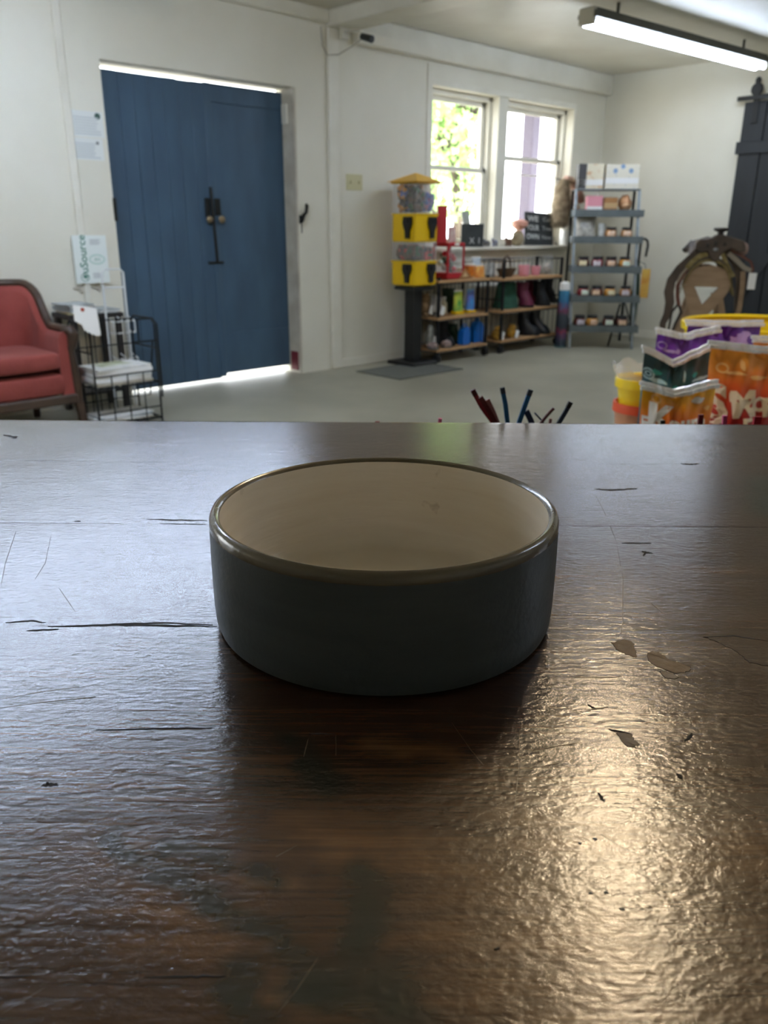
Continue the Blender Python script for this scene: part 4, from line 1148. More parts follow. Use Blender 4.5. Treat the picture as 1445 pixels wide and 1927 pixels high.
# bottom shelf
P = on_shelf(808, c1, zt3, .16, 640); plush('pale grey plush toy standing at the left of the bottom shelf', P, .1, .19, mat('pale_plush', '#9DA29C', .9, color2='#C9CCC6', nscale=15))
P = on_shelf(834, c1, zt3, .17, 640); boot('black boot standing in the middle of the bottom shelf', P, .2, .2, M_BLACKM)
P = on_shelf(851, c1, zt3, .2, 640); boot('dark green boot beside the blue scoops on the bottom shelf', P, .16, .18, MATS['bottle_green_rubber'])
M_FLUFF = mat('pink_fluff', '#B09A94', .95, color2='#8E7C76', nscale=25, bump=.6, bscale=60)
for px, lab in ((815, 'grey pink fluffy slipper, left one on the bottom shelf'), (840, 'grey pink fluffy slipper, right one on the bottom shelf')):
    P = on_shelf(px, c1, zt3, .035, 655); t = thing('slipper', lab, 'slipper', P, R(20), 'fluffy slippers')
    MB().blob((0, 0, .028), (.045, .05, .03), 14, 8, .3, 2).build('upper', M_FLUFF, t, smooth=True)
    MB().lathe([(0, 0), (.04, 0), (.042, .01), (0, .012)], 16, (0, 0, 0), 1, 1.25).build('sole', M_GREY, t)
M_SCOOP = mat('bright_blue_plastic', '#1569C4', .35)
for px, w_, h_, dp, lab in ((873, .10, .16, .05, 'bright blue round-topped scoop, the left and smaller one'), (896, .13, .19, .09, 'bright blue round-topped scoop, the right and larger one')):
    P = on_shelf(px, c1, zt3, dp, 640); t = thing('feed_scoop', lab, 'scoop', P)
    pts2 = [(-w_ / 2, 0), (w_ / 2, 0)] + [(w_ / 2 * math.cos(a), h_ - w_ / 2 + w_ / 2 * math.sin(a)) for a in [math.pi * k / 10 for k in range(11)]]
    MB().prism(pts2, -.03, .03, 'xz').build('scoop_body', M_SCOOP, t)
    MB().tube([(-.03, 0, h_ - .03), (-.02, 0, h_ + .02), (.02, 0, h_ + .02), (.03, 0, h_ - .03)], .008, 7).build('handle', M_SCOOP, t, smooth=True)
# cart two: top shelf
ZA, ZB, ZC = lev2[2], lev2[1], lev2[0]
P = on_shelf(952, c2, ZA, .10, 515); t = thing('basket', 'shallow brown wicker basket with a tall handle on the top shelf', 'basket', P)
M_WICK = mat('wicker', '#5C452E', .8, color2='#46331F', nscale=40, bump=.6, bscale=90)
MB().lathe([(0, 0), (.07, 0), (.1, .05), (.115, .075), (.108, .075), (.094, .05), (.066, .008), (0, .008)], 24, (0, 0, 0), 1, .7).build('bowl', M_WICK, t, smooth=True)
MB().tube([(.07 * math.cos(a) , 0, .06 + .13 * math.sin(a)) for a in [math.pi * k / 12 for k in range(13)]], .007, 7).build('handle', M_WICK, t, smooth=True)
for px, dp, sc, lab in ((986, .08, 1.0, 'pink cup on the top shelf, the larger left one'), (1008, .09, .85, 'pale pink cup on the top shelf, the right one')):
    P = on_shelf(px, c2, ZA, dp, 505); t = thing('cup', lab, 'cup', P)
    MB().lathe([(0, 0), (.045 * sc, 0), (.05 * sc, .01), (.056 * sc, .1 * sc), (.052 * sc, .1 * sc), (.046 * sc, .012), (0, .012)], 20).build('cup_body', M_PINK, t, smooth=True)
    MB().tube([(.054 * sc, 0, .08 * sc), (.085 * sc, 0, .075 * sc), (.085 * sc, 0, .035 * sc), (.05 * sc, 0, .025 * sc)], .006, 6).build('handle', M_PINK, t, smooth=True)
P = on_shelf(1030, c2, ZA, .12, 505); t = pouch('clear_bag', 'clear crinkled bag of grey goods at the right of the top shelf', 'bag', P, .16, .19, .1, M_CLEAR)
MB().blob((0, 0, .055), (.065, .038, .05), 12, 8, .3, 4).build('grey_goods', M_GREYP, t, smooth=True)
P = on_shelf(922, c2, ZA, .2, 505); pouch('clear_bag', 'small clear bag of pale goods at the left of the top shelf', 'bag', P, .11, .13, .06, mat('pale_bag', '#C9CBC6', .3, color2='#9A9C98', nscale=25))
# middle shelf: green bag, burgundy and black boots
P = on_shelf(952, c2, ZB, .14, 555); t = thing('green_bag', 'dark green canvas bag on the middle shelf of the right cart', 'bag', P)
M_CANVAS = mat('green_canvas', '#2C5A48', .85, color2='#244A3C', nscale=14, bump=.2)
gh = (lev2[2] - lev2[1]) * .82
def fn(u, v):
    a = 2 * math.pi * u; c_, s_ = math.cos(a), math.sin(a); ww = .13 * (1 - .1 * v); dd = .09 * (1 - .55 * v)
    return (ww * math.copysign(abs(c_) ** .5, c_), dd * math.copysign(abs(s_) ** .6, s_), gh * (v - .05 * v * abs(c_)))
MB().grid(fn, 28, 10, closed_u=True).build('bag_body', M_CANVAS, t, smooth=True)
MB().tube([(-.07, -.03, gh * .9), (-.06, -.05, gh * 1.04), (.05, -.05, gh * 1.04), (.06, -.03, gh * .9)], .007, 6).build('strap', M_CANVAS, t, smooth=True)
M_BURG = mat('burgundy_rubber', '#5E1C34', .4, color2='#74274A', nscale=6)
hb = (lev2[2] - lev2[1]) * .78
for px, dp, m_, rz, lab in ((986, .08, M_BURG, .5, 'burgundy boot, front one on the middle shelf of the right cart'), (1003, .21, M_BURG, .5, 'burgundy boot, rear one on the middle shelf of the right cart'),
                            (1017, .07, M_BLACKM, .7, 'black boot with its toe at the shelf edge, right of the burgundy pair'), (1031, .2, M_BLACKM, .7, 'black boot at the back right of the middle shelf')):
    P = on_shelf(px, c2, ZB, dp, 560); boot(lab, P, hb, .15, m_, rz)
# bottom shelf
for px, dp, lab in ((935, .06, 'yellow plush toy with a white tag, left one on the bottom shelf'), (962, .06, 'yellow plush toy with a white tag, right one on the bottom shelf')):
    P = on_shelf(px, c2, ZC, dp, 625); plush(lab, P, .11, .12, M_OCHRE, group='yellow plush toys')
hb2 = (lev2[1] - lev2[0]) * .82
for px, dp, lab in ((988, .1, 'tall black rubber boot on the bottom shelf, left one of the pair'), (1008, .1, 'tall black rubber boot on the bottom shelf, right one of the pair')):
    P = on_shelf(px, c2, ZC, dp, 610); boot(lab, P, hb2, .22, mat('wellington_black', '#14181F', .3), .5)

# ================================================================== LADDER SHELF IN THE CORNER
la_, lb_ = onz(1071, 655), onz(1188, 657)
LW = float(np.hypot(*(lb_ - la_)[:2])); lrz = math.atan2(lb_[1] - la_[1], lb_[0] - la_[0])
lad = thing('ladder_shelf', 'grey steel ladder shelf with five trays in the corner', 'shelf', (la_[0], la_[1], 0), lrz)
lm = (la_ + lb_) / 2
KL = .27                       # the ladder leans back
ldir = np.array([math.cos(lrz), math.sin(lrz), 0]); ldep = np.array([-math.sin(lrz), math.cos(lrz), 0])
def Lz(q):
    lo, hi = 0.0, 3.0
    for _ in range(50):
        m = (lo + hi) / 2; p_ = lm + ldep * KL * m
        if prj((p_[0], p_[1], m))[1] > q: lo = m
        else: hi = m
    return m
trays = [Lz(q) for q in (625, 569, 514, 458, 408)]
ltop = Lz(358)
LD = .22
def LP(x, y, z): return tuple(la_ * np.array([1, 1, 0]) + ldir * x + ldep * (y + KL * z) + np.array([0, 0, z]))
for x in (0, LW):
    MB().prism([(-.014, 0), (.014, 0), (.014 + KL * ltop, ltop), (-.014 + KL * ltop, ltop)], x - .012, x + .012, 'yz').build('front_post', M_GALV, lad)
    MB().prism([(LD + KL * ltop - .012, 0), (LD + KL * ltop + .012, 0), (LD + KL * ltop + .012, ltop), (LD + KL * ltop - .012, ltop)], x - .012, x + .012, 'yz').build('rear_post', M_IRON, lad)
    MB().tube([(x, KL * trays[0], trays[0] + .02), (x, LD + KL * ltop, trays[1])], .008, 6).build('side_brace', M_IRON, lad)
MB().tube([(0, LD + KL * ltop, trays[0] - .06), (LW, LD + KL * ltop, trays[0] - .06)], .01, 6).build('stretcher', M_IRON, lad)
MB().tube([(LW * .78, .1, trays[1] - .01), (LW * .68, .2, .0)], .01, 6).build('rear_strut', M_IRON, lad)
MB().bbox((-.01, KL * ltop - .02, ltop), (LW + .01, KL * ltop + LD + .02, ltop + .012), .003).build('top_plate', M_GALV, lad)
M_TRAY = mat('grey_tray', '#6F787B', .5, .3, color2='#626B6E', nscale=10)
for z in trays:
    tr = MB(); h_ = .066
    tr.box((-.005, -.035, z + .048), (LW + .045, LD, z + .054)); tr.box((-.005, -.041, z), (LW + .045, -.035, z + h_))
    tr.box((-.011, -.041, z), (-.005, LD, z + h_)); tr.box((LW + .045, -.041, z), (LW + .051, LD, z + h_)); tr.box((-.005, LD - .006, z), (LW + .045, LD, z + h_))
    tr.v = [(a, b + KL * (z + .05), c_) for a, b, c_ in tr.v]; tr.build('tray', M_TRAY, lad)
# jars
M_LID = mat('jar_lid', '#22262A', .45)
def jar(label, loc, rz, content, sc=1.0, lab=M_WHITE):
    t = thing('jar', label, 'jar', loc, rz, 'jars on the ladder shelf')
    MB().lathe([(0, 0), (.05 * sc, 0), (.062 * sc, .012), (.066 * sc, .04 * sc), (.058 * sc, .072 * sc), (.046 * sc, .082 * sc)], 20).build('jar_body', content, t, smooth=True)
    MB().lathe([(.05 * sc, .08 * sc), (.054 * sc, .084 * sc), (.054 * sc, .104 * sc), (.05 * sc, .108 * sc), (0, .108 * sc)], 20).build('lid', M_LID, t, smooth=True)
    def fn(u, v):
        a = -math.pi / 2 + (u - .5) * 1.3; z = .016 + v * .05; r_ = .0675 if v < .6 else .0675 - (v - .6) * .01
        return (r_ * sc * math.cos(a), r_ * sc * math.sin(a), z * sc)
    MB().grid(fn, 8, 4).build('paper_label', lab, t)
cont = [mat('jar_content_%d' % i, c, .25, color2=c2_, nscale=40) for i, (c, c2_) in enumerate([('#5A2A24', '#7A4438'), ('#8A5A34', '#C08A58'), ('#6E1E28', '#9A3A40'), ('#C07A2C', '#D9A050'), ('#4A2C28', '#6A443C')])]
labm = [mat('jar_label_%d' % i, c, .5, color2=c2_, nscale=60) for i, (c, c2_) in enumerate([('#E4DCE0', '#B9A8B0'), ('#E0B088', '#F0DCC4'), ('#CFE0CC', '#E9EEDF'), ('#EED8B8', '#C99A7A'), ('#F0E8C8', '#D8C890')])]
rowname = ['lowest', 'second lowest', 'middle', 'second highest']
posname = ['leftmost', 'second from the left', 'third from the left', 'rightmost']
for ri, (z, pxs) in enumerate([(trays[0], (1091, 1115, 1146, 1172)), (trays[1], (1095, 1121, 1146, 1176)), (trays[2], (1093, 1120, 1146, 1172))]):
    for k, px in enumerate(pxs):
        x = .03 + (px - 1078) / (1187 - 1078) * (LW - .05)
        jar('dark-lidded jar on the %s ladder shelf tray, %s' % (rowname[ri], posname[k]), LP(x, .06, z + .0545), lrz + random.uniform(-.3, .3), cont[(ri * 2 + k * 3 + (3 if (ri, k) == (0, 2) else 0)) % 5], .92, labm[(k + ri * 2) % 5])
for k, px in enumerate((1151, 1165)):
    x = .03 + (px - 1078) / (1187 - 1078) * (LW - .05) + (.04 if k else -.04)
    jar('dark-lidded jar on the second highest ladder shelf tray, ' + ('left one' if k == 0 else 'right one'), LP(x, .07, trays[3] + .0545), lrz, cont[1], .9, labm[1])
pouch('clear_bag', 'crinkled clear bag of grey goods on the second highest tray', 'bag', LP(.12, .12, trays[3] + .0545), .2, .2, .14, mat('grey_bag', '#8C8A80', .3, color2='#B5B2A8', nscale=25), lrz)
pouch('clear_bag', 'smaller clear bag beside the crinkled one on the second highest tray', 'bag', LP(.275, .1, trays[3] + .0545), .07, .13, .08, MATS['pale_bag'], lrz)
# top tray: pink box, kraft box, wrapped parcel
def carton(name, label, loc, rz, w_, d_, h_, m_, flap=None):
    t = thing(name, label, 'box', loc, rz)
    MB().bbox((-w_ / 2, -d_ / 2, 0), (w_ / 2, d_ / 2, h_), .003).build('carton', m_, t)
    if flap: MB().bbox((-w_ / 2 - .001, -d_ / 2 - .002, h_ * flap[0]), (w_ / 2 + .001, -d_ / 2, h_ * flap[1]), .0008).build('label_band', flap[2], t)
    return t
zt5 = trays[4] + .0545
carton('gift_box', 'pink cardboard box on the top tray next to the hanging fur', LP(.19, .10, zt5), lrz, .15, .12, .14, M_PINK, (.0, .3, M_WHITE))
carton('gift_box', 'small brown kraft box in the middle of the top tray', LP(.345, .10, zt5), lrz, .13, .12, .125, M_KRAFT, (.2, .6, mat('pale_label', '#C9A77A', .6)))
t = thing('wrapped_parcel', 'copper coloured wrapped parcel at the right of the top tray', 'parcel', LP(.49, .10, zt5), lrz)
MB().blob((0, 0, .075), (.068, .06, .075), 16, 10, .25, 8).build('wrapping', mat('copper_wrap', '#A9744F', .35, .3, color2='#D8A67A', nscale=18), t, smooth=True)
MB().blob((.0, -.03, .055), (.045, .04, .035), 12, 8, .2, 9).build('bright_fold', mat('copper_light', '#E0B48A', .35), t, smooth=True)
# printed boxes on top of the ladder
M_PRINT1 = mat('floral_print', '#E8DFC6', .5, color2='#C98F4A', nscale=14, lo=.55, hi=.75)
M_PRINT2 = mat('speckled_print', '#E9E4D4', .5, color2='#8FA3BE', nscale=22, lo=.6, hi=.72)
ht = Lz(309) - ltop - .012
bx1 = carton('printed_box', 'tall box with a dark side and an orange flower print on the ladder top', LP(.135, .10, ltop + .0125), lrz, .24, .18, ht, M_PRINT1, (.14, .38, M_WHITE))
MB().bbox((-.122, -.092, 0), (-.045, .09, ht + .001), .002).build('dark_side', mat('charcoal_card', '#4A4A4C', .6), bx1)
bx2 = carton('printed_box', 'wide cream box with blue dotted print on the ladder top', LP(.435, .10, ltop + .0125), lrz, .32, .18, ht * .98, M_PRINT2, (.22, .45, M_WHITE))
for x, z in ((-.07, .72), (.08, .72), (0.0, .9)):
    k = MB().lathe([(0, 0), (.022, 0), (.022, .001), (0, .001)], 12); k.v = [(a + x, -.0915 + c, b + z * ht) for a, b, c in k.v]; k.build('printed_dot', mat('dot_blue', '#86A2C4', .5), bx2)
# tall patterned bag left of the ladder shelf
P = onz(1054, 653)
t = thing('patterned_sleeve', 'tall blue patterned sleeve with a white top beside the ladder shelf', 'bag', (P[0], P[1], 0))
hz = zat(P[0], P[1], 546)
MB().lathe([(0, .02), (.052, .02), (.055, .1), (.058, hz * .6), (.05, hz)], 18).build('sleeve', ramp_mat('blue_patchwork', [(0, '#2A3440'), (.12, '#34414E'), (.22, '#5B3E62'), (.3, '#8A3450'), (.36, '#2A3440'), (.58, '#38424A'), (.66, '#7A3E5A'), (.8, '#2C6A94'), (1, '#3F86AC')], 2, 1 / hz, .7, .12, 20), t, smooth=True)
MB().lathe([(.05, hz), (.054, hz + .02), (.05, hz + .07), (.0, hz + .085)], 16).build('white_top', M_WHITE, t, smooth=True)
MB().lathe([(0, 0), (.06, 0), (.062, .02), (0, .022)], 18).build('base', mat('teal_base', '#3F5A5E', .6), t, smooth=True)
# umbrella hooked on the ladder's right post
P = LP(LW + .115, .62, 0)
t = thing('umbrella', 'folded dark green umbrella with a black crook handle leaning by the ladder shelf', 'umbrella', (P[0], P[1], 0), lrz)
uz0, uz1 = zat(P[0], P[1], 548), zat(P[0], P[1], 452)
MB().lathe([(0, 0), (.012, 0), (.012, .06), (.02, .08), (.035, .25), (.042, uz0 * .9), (.03, uz0 + .12), (.012, uz0 + .3), (0.0, uz0 + .31)], 14).build('canopy', mat('umbrella_green', '#173326', .6), t, smooth=True)
MB().tube([(0, 0, uz0 + .2), (0, 0, uz1 - .04), (.01, 0, uz1), (.035, 0, uz1 + .015), (.065, 0, uz1 - .005), (.075, 0, uz1 - .05), (.065, 0, uz1 - .16)], .013, 8).build('crook_handle', M_VB, t, smooth=True)
P = LP(LW + .09, .02, Lz(560))
t = thing('hanging_packet', 'orange and yellow packet hanging at the right side of the ladder shelf', 'packet', (P[0], P[1], P[2]), lrz)
MB().bbox((-.035, -.008, 0), (.045, .008, Lz(505) - Lz(560)), .004).build('packet', mat('orange_packet', '#C98A3A', .5, color2='#E0C060', nscale=9), t)
MB().tube([(.0, 0, Lz(505) - Lz(560) - .005), (-.02, -.02, Lz(495) - Lz(560)), (-.11, -.02, Lz(488) - Lz(560))], .003, 5).build('cord', M_WIRE, t)

# ================================================================== THINGS ON THE WINDOW SILL
def sill_pt(px, dep=.0, py=455): 
    y = WY + dep; P = ony(px, py, y); return (float(P[0]), y, wz0)
M_CHALK = mat('chalkboard', '#2E3334', .7, color2='#3A3F40', nscale=9)
M_CHALKW = mat('chalk', '#C9CDCB', .8)
def fit_text(txt, wmax, hmax, m_, t, fn, at):
    v, fs = text_mesh(txt, 1.0, 0, .03); ex = v.max(0) - v.min(0)
    text_obj(txt, hmax / ex[1], m_, t, fn, bold=.03, at=at, sx=min(1.2, wmax / (ex[0] * hmax / ex[1])))
P = sill_pt(1014, .0)
hs_ = zat(P[0], P[1], 399) - wz0
wsg = 64 * 8.6 / FPX
t = thing('chalkboard_sign', 'black chalkboard sign with white handwriting on the window sill', 'sign', P, HEAD - R(90) + R(28))
tl = Matrix.Rotation(R(-10), 4, 'X') @ Matrix.Rotation(R(3), 4, 'Y')
def brd(o, m_): o.v = [tuple(tl @ Vector(p)) for p in o.v]; return o
brd(MB().bbox((-wsg / 2, -.006, .0), (wsg / 2, .006, hs_), .002), 0).build('board', M_CHALK, t)
ff = lambda a, b: tuple(tl @ Vector((a, -.0072, b)))
for r_, (wa, wb) in enumerate([('WE', 'Cut'), ('YOUR', 'Tree'), ('OWN', 'Now')]):
    zz = hs_ * (.80 - .27 * r_)
    fit_text(wa, wsg * .44, hs_ * .17, M_CHALKW, t, ff, (-wsg * .22, zz))
    fit_text(wb, wsg * .34, hs_ * .13, mat('faint_chalk', '#9EA3A2', .8), t, ff, (wsg * .27, zz))
P = sill_pt(888, -.045)
h_ = zat(P[0], P[1], 421) - wz0; w_ = 44 * 7.9 / FPX
t = thing('slate_sign', 'small dark slate sign with two chalk marks on the left end of the sill', 'sign', P, R(-25))
MB().bbox((-w_ / 2, -.006, 0), (w_ / 2, .006, h_), .002).build('board', M_CHALK, t)
text_obj('X', h_ * .36, M_CHALKW, t, lambda a, b: (a, -.0072, b), at=(-w_ * .02, h_ * .28)); text_obj('1', h_ * .36, M_CHALKW, t, lambda a, b: (a, -.0072, b), at=(w_ * .3, h_ * .28), name='lettering')
P = sill_pt(874, .065)
t = thing('tilted_card', 'pale tilted card standing behind the small slate sign', 'card', P, R(5))
hh_ = zat(P[0], P[1], 396) - wz0
MB().prism([(-.02, 0), (.13, 0), (.09, hh_ * .5), (.05, hh_), (-.07, hh_ * .97), (-.03, hh_ * .6)], -.004, .004, 'xz').build('card', mat('pale_card', '#BDBBAE', .6, color2='#A8B0AA', nscale=8), t)
MB().bbox((-.02, -.03, 0), (.1, .0, .006), .002).build('foot', mat('pale_card', '#BDBBAE'), t)
def figurine(px, dep, w_, h_, m_, label, name='animal_figurine', seed=1):
    P = sill_pt(px, dep); t = thing(name, label, 'figurine', P)
    MB().blob((0, 0, h_ * .55), (w_ * .5, w_ * .3, h_ * .26), 12, 8, .2, seed).build('body', m_, t, smooth=True)
    MB().blob((-w_ * .45, 0, h_ * .82), (w_ * .2, w_ * .17, h_ * .2), 10, 7, .2, seed + 2).build('head', m_, t, smooth=True)
    for x in (-.3, .3):
        for y in (-.12, .12): MB().cyl((w_ * x, w_ * y, 0), (w_ * x, w_ * y, h_ * .5), w_ * .08, n=6).build('leg', m_, t)
    return t
M_FIG1 = mat('brown_figure', '#6A4A3A', .6, color2='#8A6E5E', nscale=14)
figurine(916, -.05, .09, .07, mat('dark_figure', '#4A4644', .6, color2='#7A7C88', nscale=14), 'small dark animal figurine right of the slate sign')
figurine(931, -.02, .08, .075, mat('grey_figure', '#8A92A8', .6, color2='#6A5A4C', nscale=14), 'small grey blue animal figurine under the window post', seed=4)
figurine(957, -.03, .09, .085, M_FIG1, 'small brown horse figurine left of the tan pouch', seed=5)
P = sill_pt(974, -.02); t = thing('tan_pouch', 'tan rounded cloth pouch beside the chalkboard sign', 'pouch', P)
MB().blob((0, 0, .07), (.075, .05, .075), 16, 10, .2, 7).build('pouch', mat('tan_cloth', '#A89A7C', .8, color2='#8F8266', nscale=14), t, smooth=True)
MB().tube([(.035 * math.cos(a), .025 * math.sin(a), .137) for a in [2 * math.pi * k / 12 for k in range(12)]], .006, 6, closed=True).build('tie', M_KRAFT, t, smooth=True)
P = sill_pt(975, .06); t = thing('glass_lamp', 'small pale glass lamp with a pink shade behind the tan pouch', 'lamp', P)
MB().lathe([(0, 0), (.05, 0), (.05, .01), (.02, .03), (.02, .13), (.03, .15)], 14).build('stem', mat('pale_glass', '#D9D2C4', .2, alpha=.8), t, smooth=True)
MB().lathe([(.03, .15), (.085, .19), (.09, .23), (.04, .25), (0, .255)], 16).build('shade', mat('pink_glass', '#D8A08E', .4), t, smooth=True)
P = sill_pt(1061, -.02); t = thing('white_canister', 'white canister at the right end of the window sill under the fur', 'canister', P)
MB().lathe([(0, 0), (.042, 0), (.045, .005), (.045, .15), (.04, .155)], 18).build('can', M_WHITE, t, smooth=True)
MB().lathe([(.046, .15), (.047, .165), (.04, .172), (0, .173)], 18).build('lid', M_TRIM, t, smooth=True)

# ================================================================== FLUFFY FUR HANGING BY THE WINDOW
FY = WY - .12
Pf = ony(1062, 345, FY)
fur = thing('hanging_fur', 'fluffy tan and pink fur pelt hanging between window and ladder shelf', 'fur', (Pf[0], FY, Pf[2]))
M_FUR1 = mat('tan_fur', '#BCAB8F', .95, color2='#8E7F68', nscale=20)
M_FUR2 = mat('pink_fur', '#C08C82', .95, color2='#DCC8B0', nscale=16)
fsc = 8.2 / FPX
def fur_lobe(name, px_pts, rads, m_, seed, hairs):
    pts = []
    for (px, py) in px_pts:
        Q = ony(px, py, FY); pts.append((Q[0] - Pf[0], 0, Q[2] - Pf[2]))
    rr = [r_ * fsc for r_ in rads]; o = MB()
    # rounded core
    P_, R_ = [], []
    for k in range(len(pts) - 1):
        for j in range(5):
            u = j / 5; P_.append(tuple(pts[k][i] + (pts[k + 1][i] - pts[k][i]) * u for i in range(3))); R_.append(rr[k] + (rr[k + 1] - rr[k]) * u)
    P_.append(pts[-1]); R_.append(rr[-1]); o.tube(P_, [q * .82 for q in R_], 14)
    core = o.build(name, m_, fur, smooth=True)
    h = MB(); rs_ = random.Random(seed)
    for k in range(hairs):
        i = rs_.randrange(len(P_)); a = rs_.uniform(0, 6.28); c = Vector(P_[i]); d = Vector((math.cos(a), math.sin(a), rs_.uniform(-.7, .2)))
        b = c + Vector((math.cos(a), math.sin(a), 0)) * R_[i] * .78; tip = b + d.normalized() * rs_.uniform(.025, .055) + Vector((0, 0, -.012)); s_ = Vector((-math.sin(a), math.cos(a), rs_.uniform(-.3, .3))) * .004
        h.add([b - s_, b + s_, tip], [(0, 1, 2)])
    h.build('fur_hairs', m_, core, kind='stuff')
fur_lobe('pelt', [(1062, 338), (1059, 352), (1057, 380), (1056, 400), (1054, 418), (1053, 426)], [7, 15, 20, 20, 17, 10], M_FUR1, 1, 2600)
fur_lobe('strap', [(1064, 336), (1074, 340), (1082, 352), (1089, 365), (1094, 378)], [7, 9, 10, 10, 8], M_FUR2, 2, 1000)
fur_lobe('tail', [(1084, 368), (1080, 385), (1084, 396)], [7, 9, 6], M_FUR2, 3, 400)
MB().tube([(0, 0, .03), (0, .05, .04), (0, .115, .045)], .006, 6).build('peg', M_IRON, fur)

# ================================================================== SLIDING BARN DOOR ON THE RIGHT WALL
BXf = XR - .06
def by(px, py): return float(onx(px, py, BXf)[1])
def bz(px, py): return float(onx(px, py, BXf)[2])
y_l = by(1382, 330); zt_b = bz(1400, 193); zb_b = .05
pwid = y_l - by(1424, 330)
bd = thing('barn_door', 'black plank sliding barn door on the right wall behind the saddle', 'door', (BXf, y_l, 0))
for k in range(5):
    a = -k * pwid; MB().bbox((0, a - pwid + .004, zb_b), (.03, a - .004, zt_b), .004).build('board', M_BLACKW, bd)
MB().box((.02, -5 * pwid, zb_b + .01), (.034, -.004, zt_b - .01)).build('backing', M_BLACKW, bd)
zc1, zc0 = bz(1385, 268), bz(1385, 291)
MB().bbox((-.022, -5 * pwid, zc0), (0, .02, zc1), .004).build('crossbar', M_BLACKW, bd)
zl0 = bz(1395, 588)
MB().bbox((-.022, -5 * pwid, zl0 - .09), (0, .015, zl0), .004).build('crossbar', M_BLACKW, bd)
ya, za, yb, zb2 = by(1402, 545) - y_l, bz(1402, 545), by(1445, 487) - y_l, bz(1445, 487)
k_ = (zb2 - za) / (yb - ya); y_end = -4.9 * pwid; 
MB().prism([(-.02, za + k_ * (-.02 - ya) - .06), (y_end, za + k_ * (y_end - ya) - .06), (y_end, za + k_ * (y_end - ya) + .06), (-.02, za + k_ * (-.02 - ya) + .06)], -.02, 0, 'yz').build('brace', M_BLACKW, bd)
yw, zw = by(1427, 172) - y_l, bz(1427, 172)
MB().bbox((-.012, yw - .03, bz(1420, 232)), (-.003, yw + .03, zw + .02), .003).build('hanger_strap', M_VB, bd)
k = MB().lathe([(.012, -.012), (.05, -.012), (.056, -.006), (.046, 0), (.056, .006), (.05, .012), (.012, .012)], 20); k.v = [(c - .03, yw + a, zw + .015 + b) for a, b, c in k.v]
k.build('wheel', M_VB, bd, smooth=True)
MB().blob((-.03, yw, zw + .085), (.02, .028, .035), 10, 8).build('finial', M_VB, bd, smooth=True)
rl_ = thing('door_rail', 'black iron rail the barn door rolls on, high on the right wall', 'rail', (XR, y_l, bz(1395, 187)))
MB().bbox((-.10, -1.9, -.02), (-.085, .06, .02), .003).build('bar', M_VB, rl_)
for y in (.03, -.9, -1.8): MB().cyl((-.09, y, 0), (0, y, 0), .01, n=8).build('standoff', M_VB, rl_)

# ================================================================== SADDLE ON ITS STAND
SD = 6.5
sp_ = atd(1322, 600, SD)
sgw = (SD * .94 + .05) / FPX
sw = lambda px: (px - 1320) * SD * 1.0 / FPX     # local x (across the view)
sz = lambda py: zat(sp_[0], sp_[1], py)
srz = HEAD - R(90) - R(16)
M_STAND = mat('stand_wood', '#A68B70', .7, color2='#937A60', nscale=5, stretch=(1, 1, 4))
M_LEATH = mat('worn_leather', '#5A4C40', .6, color2='#423831', nscale=8, bump=.25, bscale=30)
M_LEATHD = mat('dark_leather', '#2E2824', .55, color2='#3C342E', nscale=10, bump=.2)
M_FLEECE = mat('fleece', '#7A6A3E', .95, color2='#94855A', nscale=30, bump=.6, bscale=70)
st = thing('saddle_stand', 'wooden saddle stand with a round-topped front board and triangle hole', 'stand', (sp_[0], sp_[1], 0), srz)
# front board outline: round top, narrowing legs, with a triangular hole (built as two halves plus cross piece)
zc_ = sz(530)
def bo(px, py): return (sw(px), sz(py))
outer = [bo(*p) for p in [(1277, 535), (1280, 518), (1292, 506), (1310, 500), (1330, 500), (1348, 507), (1358, 520), (1360, 535), (1356, 550)]]
o = MB(); o.prism(outer + [bo(1340, 540), bo(1298, 540)], 0, .035, 'xz'); o.build('front_board', M_STAND, st)
MB().prism([bo(1277, 536), bo(1299, 540), bo(1316, 574), bo(1311, 600), bo(1298, 600), bo(1285, 560)], .001, .034, 'xz').build('board_leg', M_STAND, st)
MB().prism([bo(1340, 540), bo(1357, 548), bo(1350, 562), bo(1328, 592), bo(1311, 600), bo(1316, 574)], .001, .034, 'xz').build('board_leg', M_STAND, st)
zbrd = sz(598)
for s_, x0, x1 in ((-1, 1300, 1268), (1, 1345, 1385)):
    MB().prism([(sw(x0) - .025, sz(560)), (sw(x0) + .025, sz(560)), (sw(x1) + .03, 0), (sw(x1) - .03, 0)], .036, .07, 'xz').build('stand_leg', M_STAND, st)
    MB().prism([(sw(x0) - .025, sz(560)), (sw(x0) + .025, sz(560)), (sw(x1) + .03, 0), (sw(x1) - .03, 0)], .50, .535, 'xz').build('stand_leg', M_STAND, st)
o = MB(); o.prism([(x * .94, sz(530) + (z - sz(530)) * .95) for x, z in outer], .50, .535, 'xz'); o.build('rear_board', M_STAND, st)
for px, py in ((1295, 512), (1319, 503), (1343, 512)): MB().bbox((sw(px) - .03, .035, sz(py) - .02), (sw(px) + .03, .5, sz(py) - .002), .003).build('rail', M_STAND, st)
sd = thing('saddle', 'worn brown western saddle with horn resting on the wooden stand', 'saddle', (sp_[0], sp_[1], 0), srz)
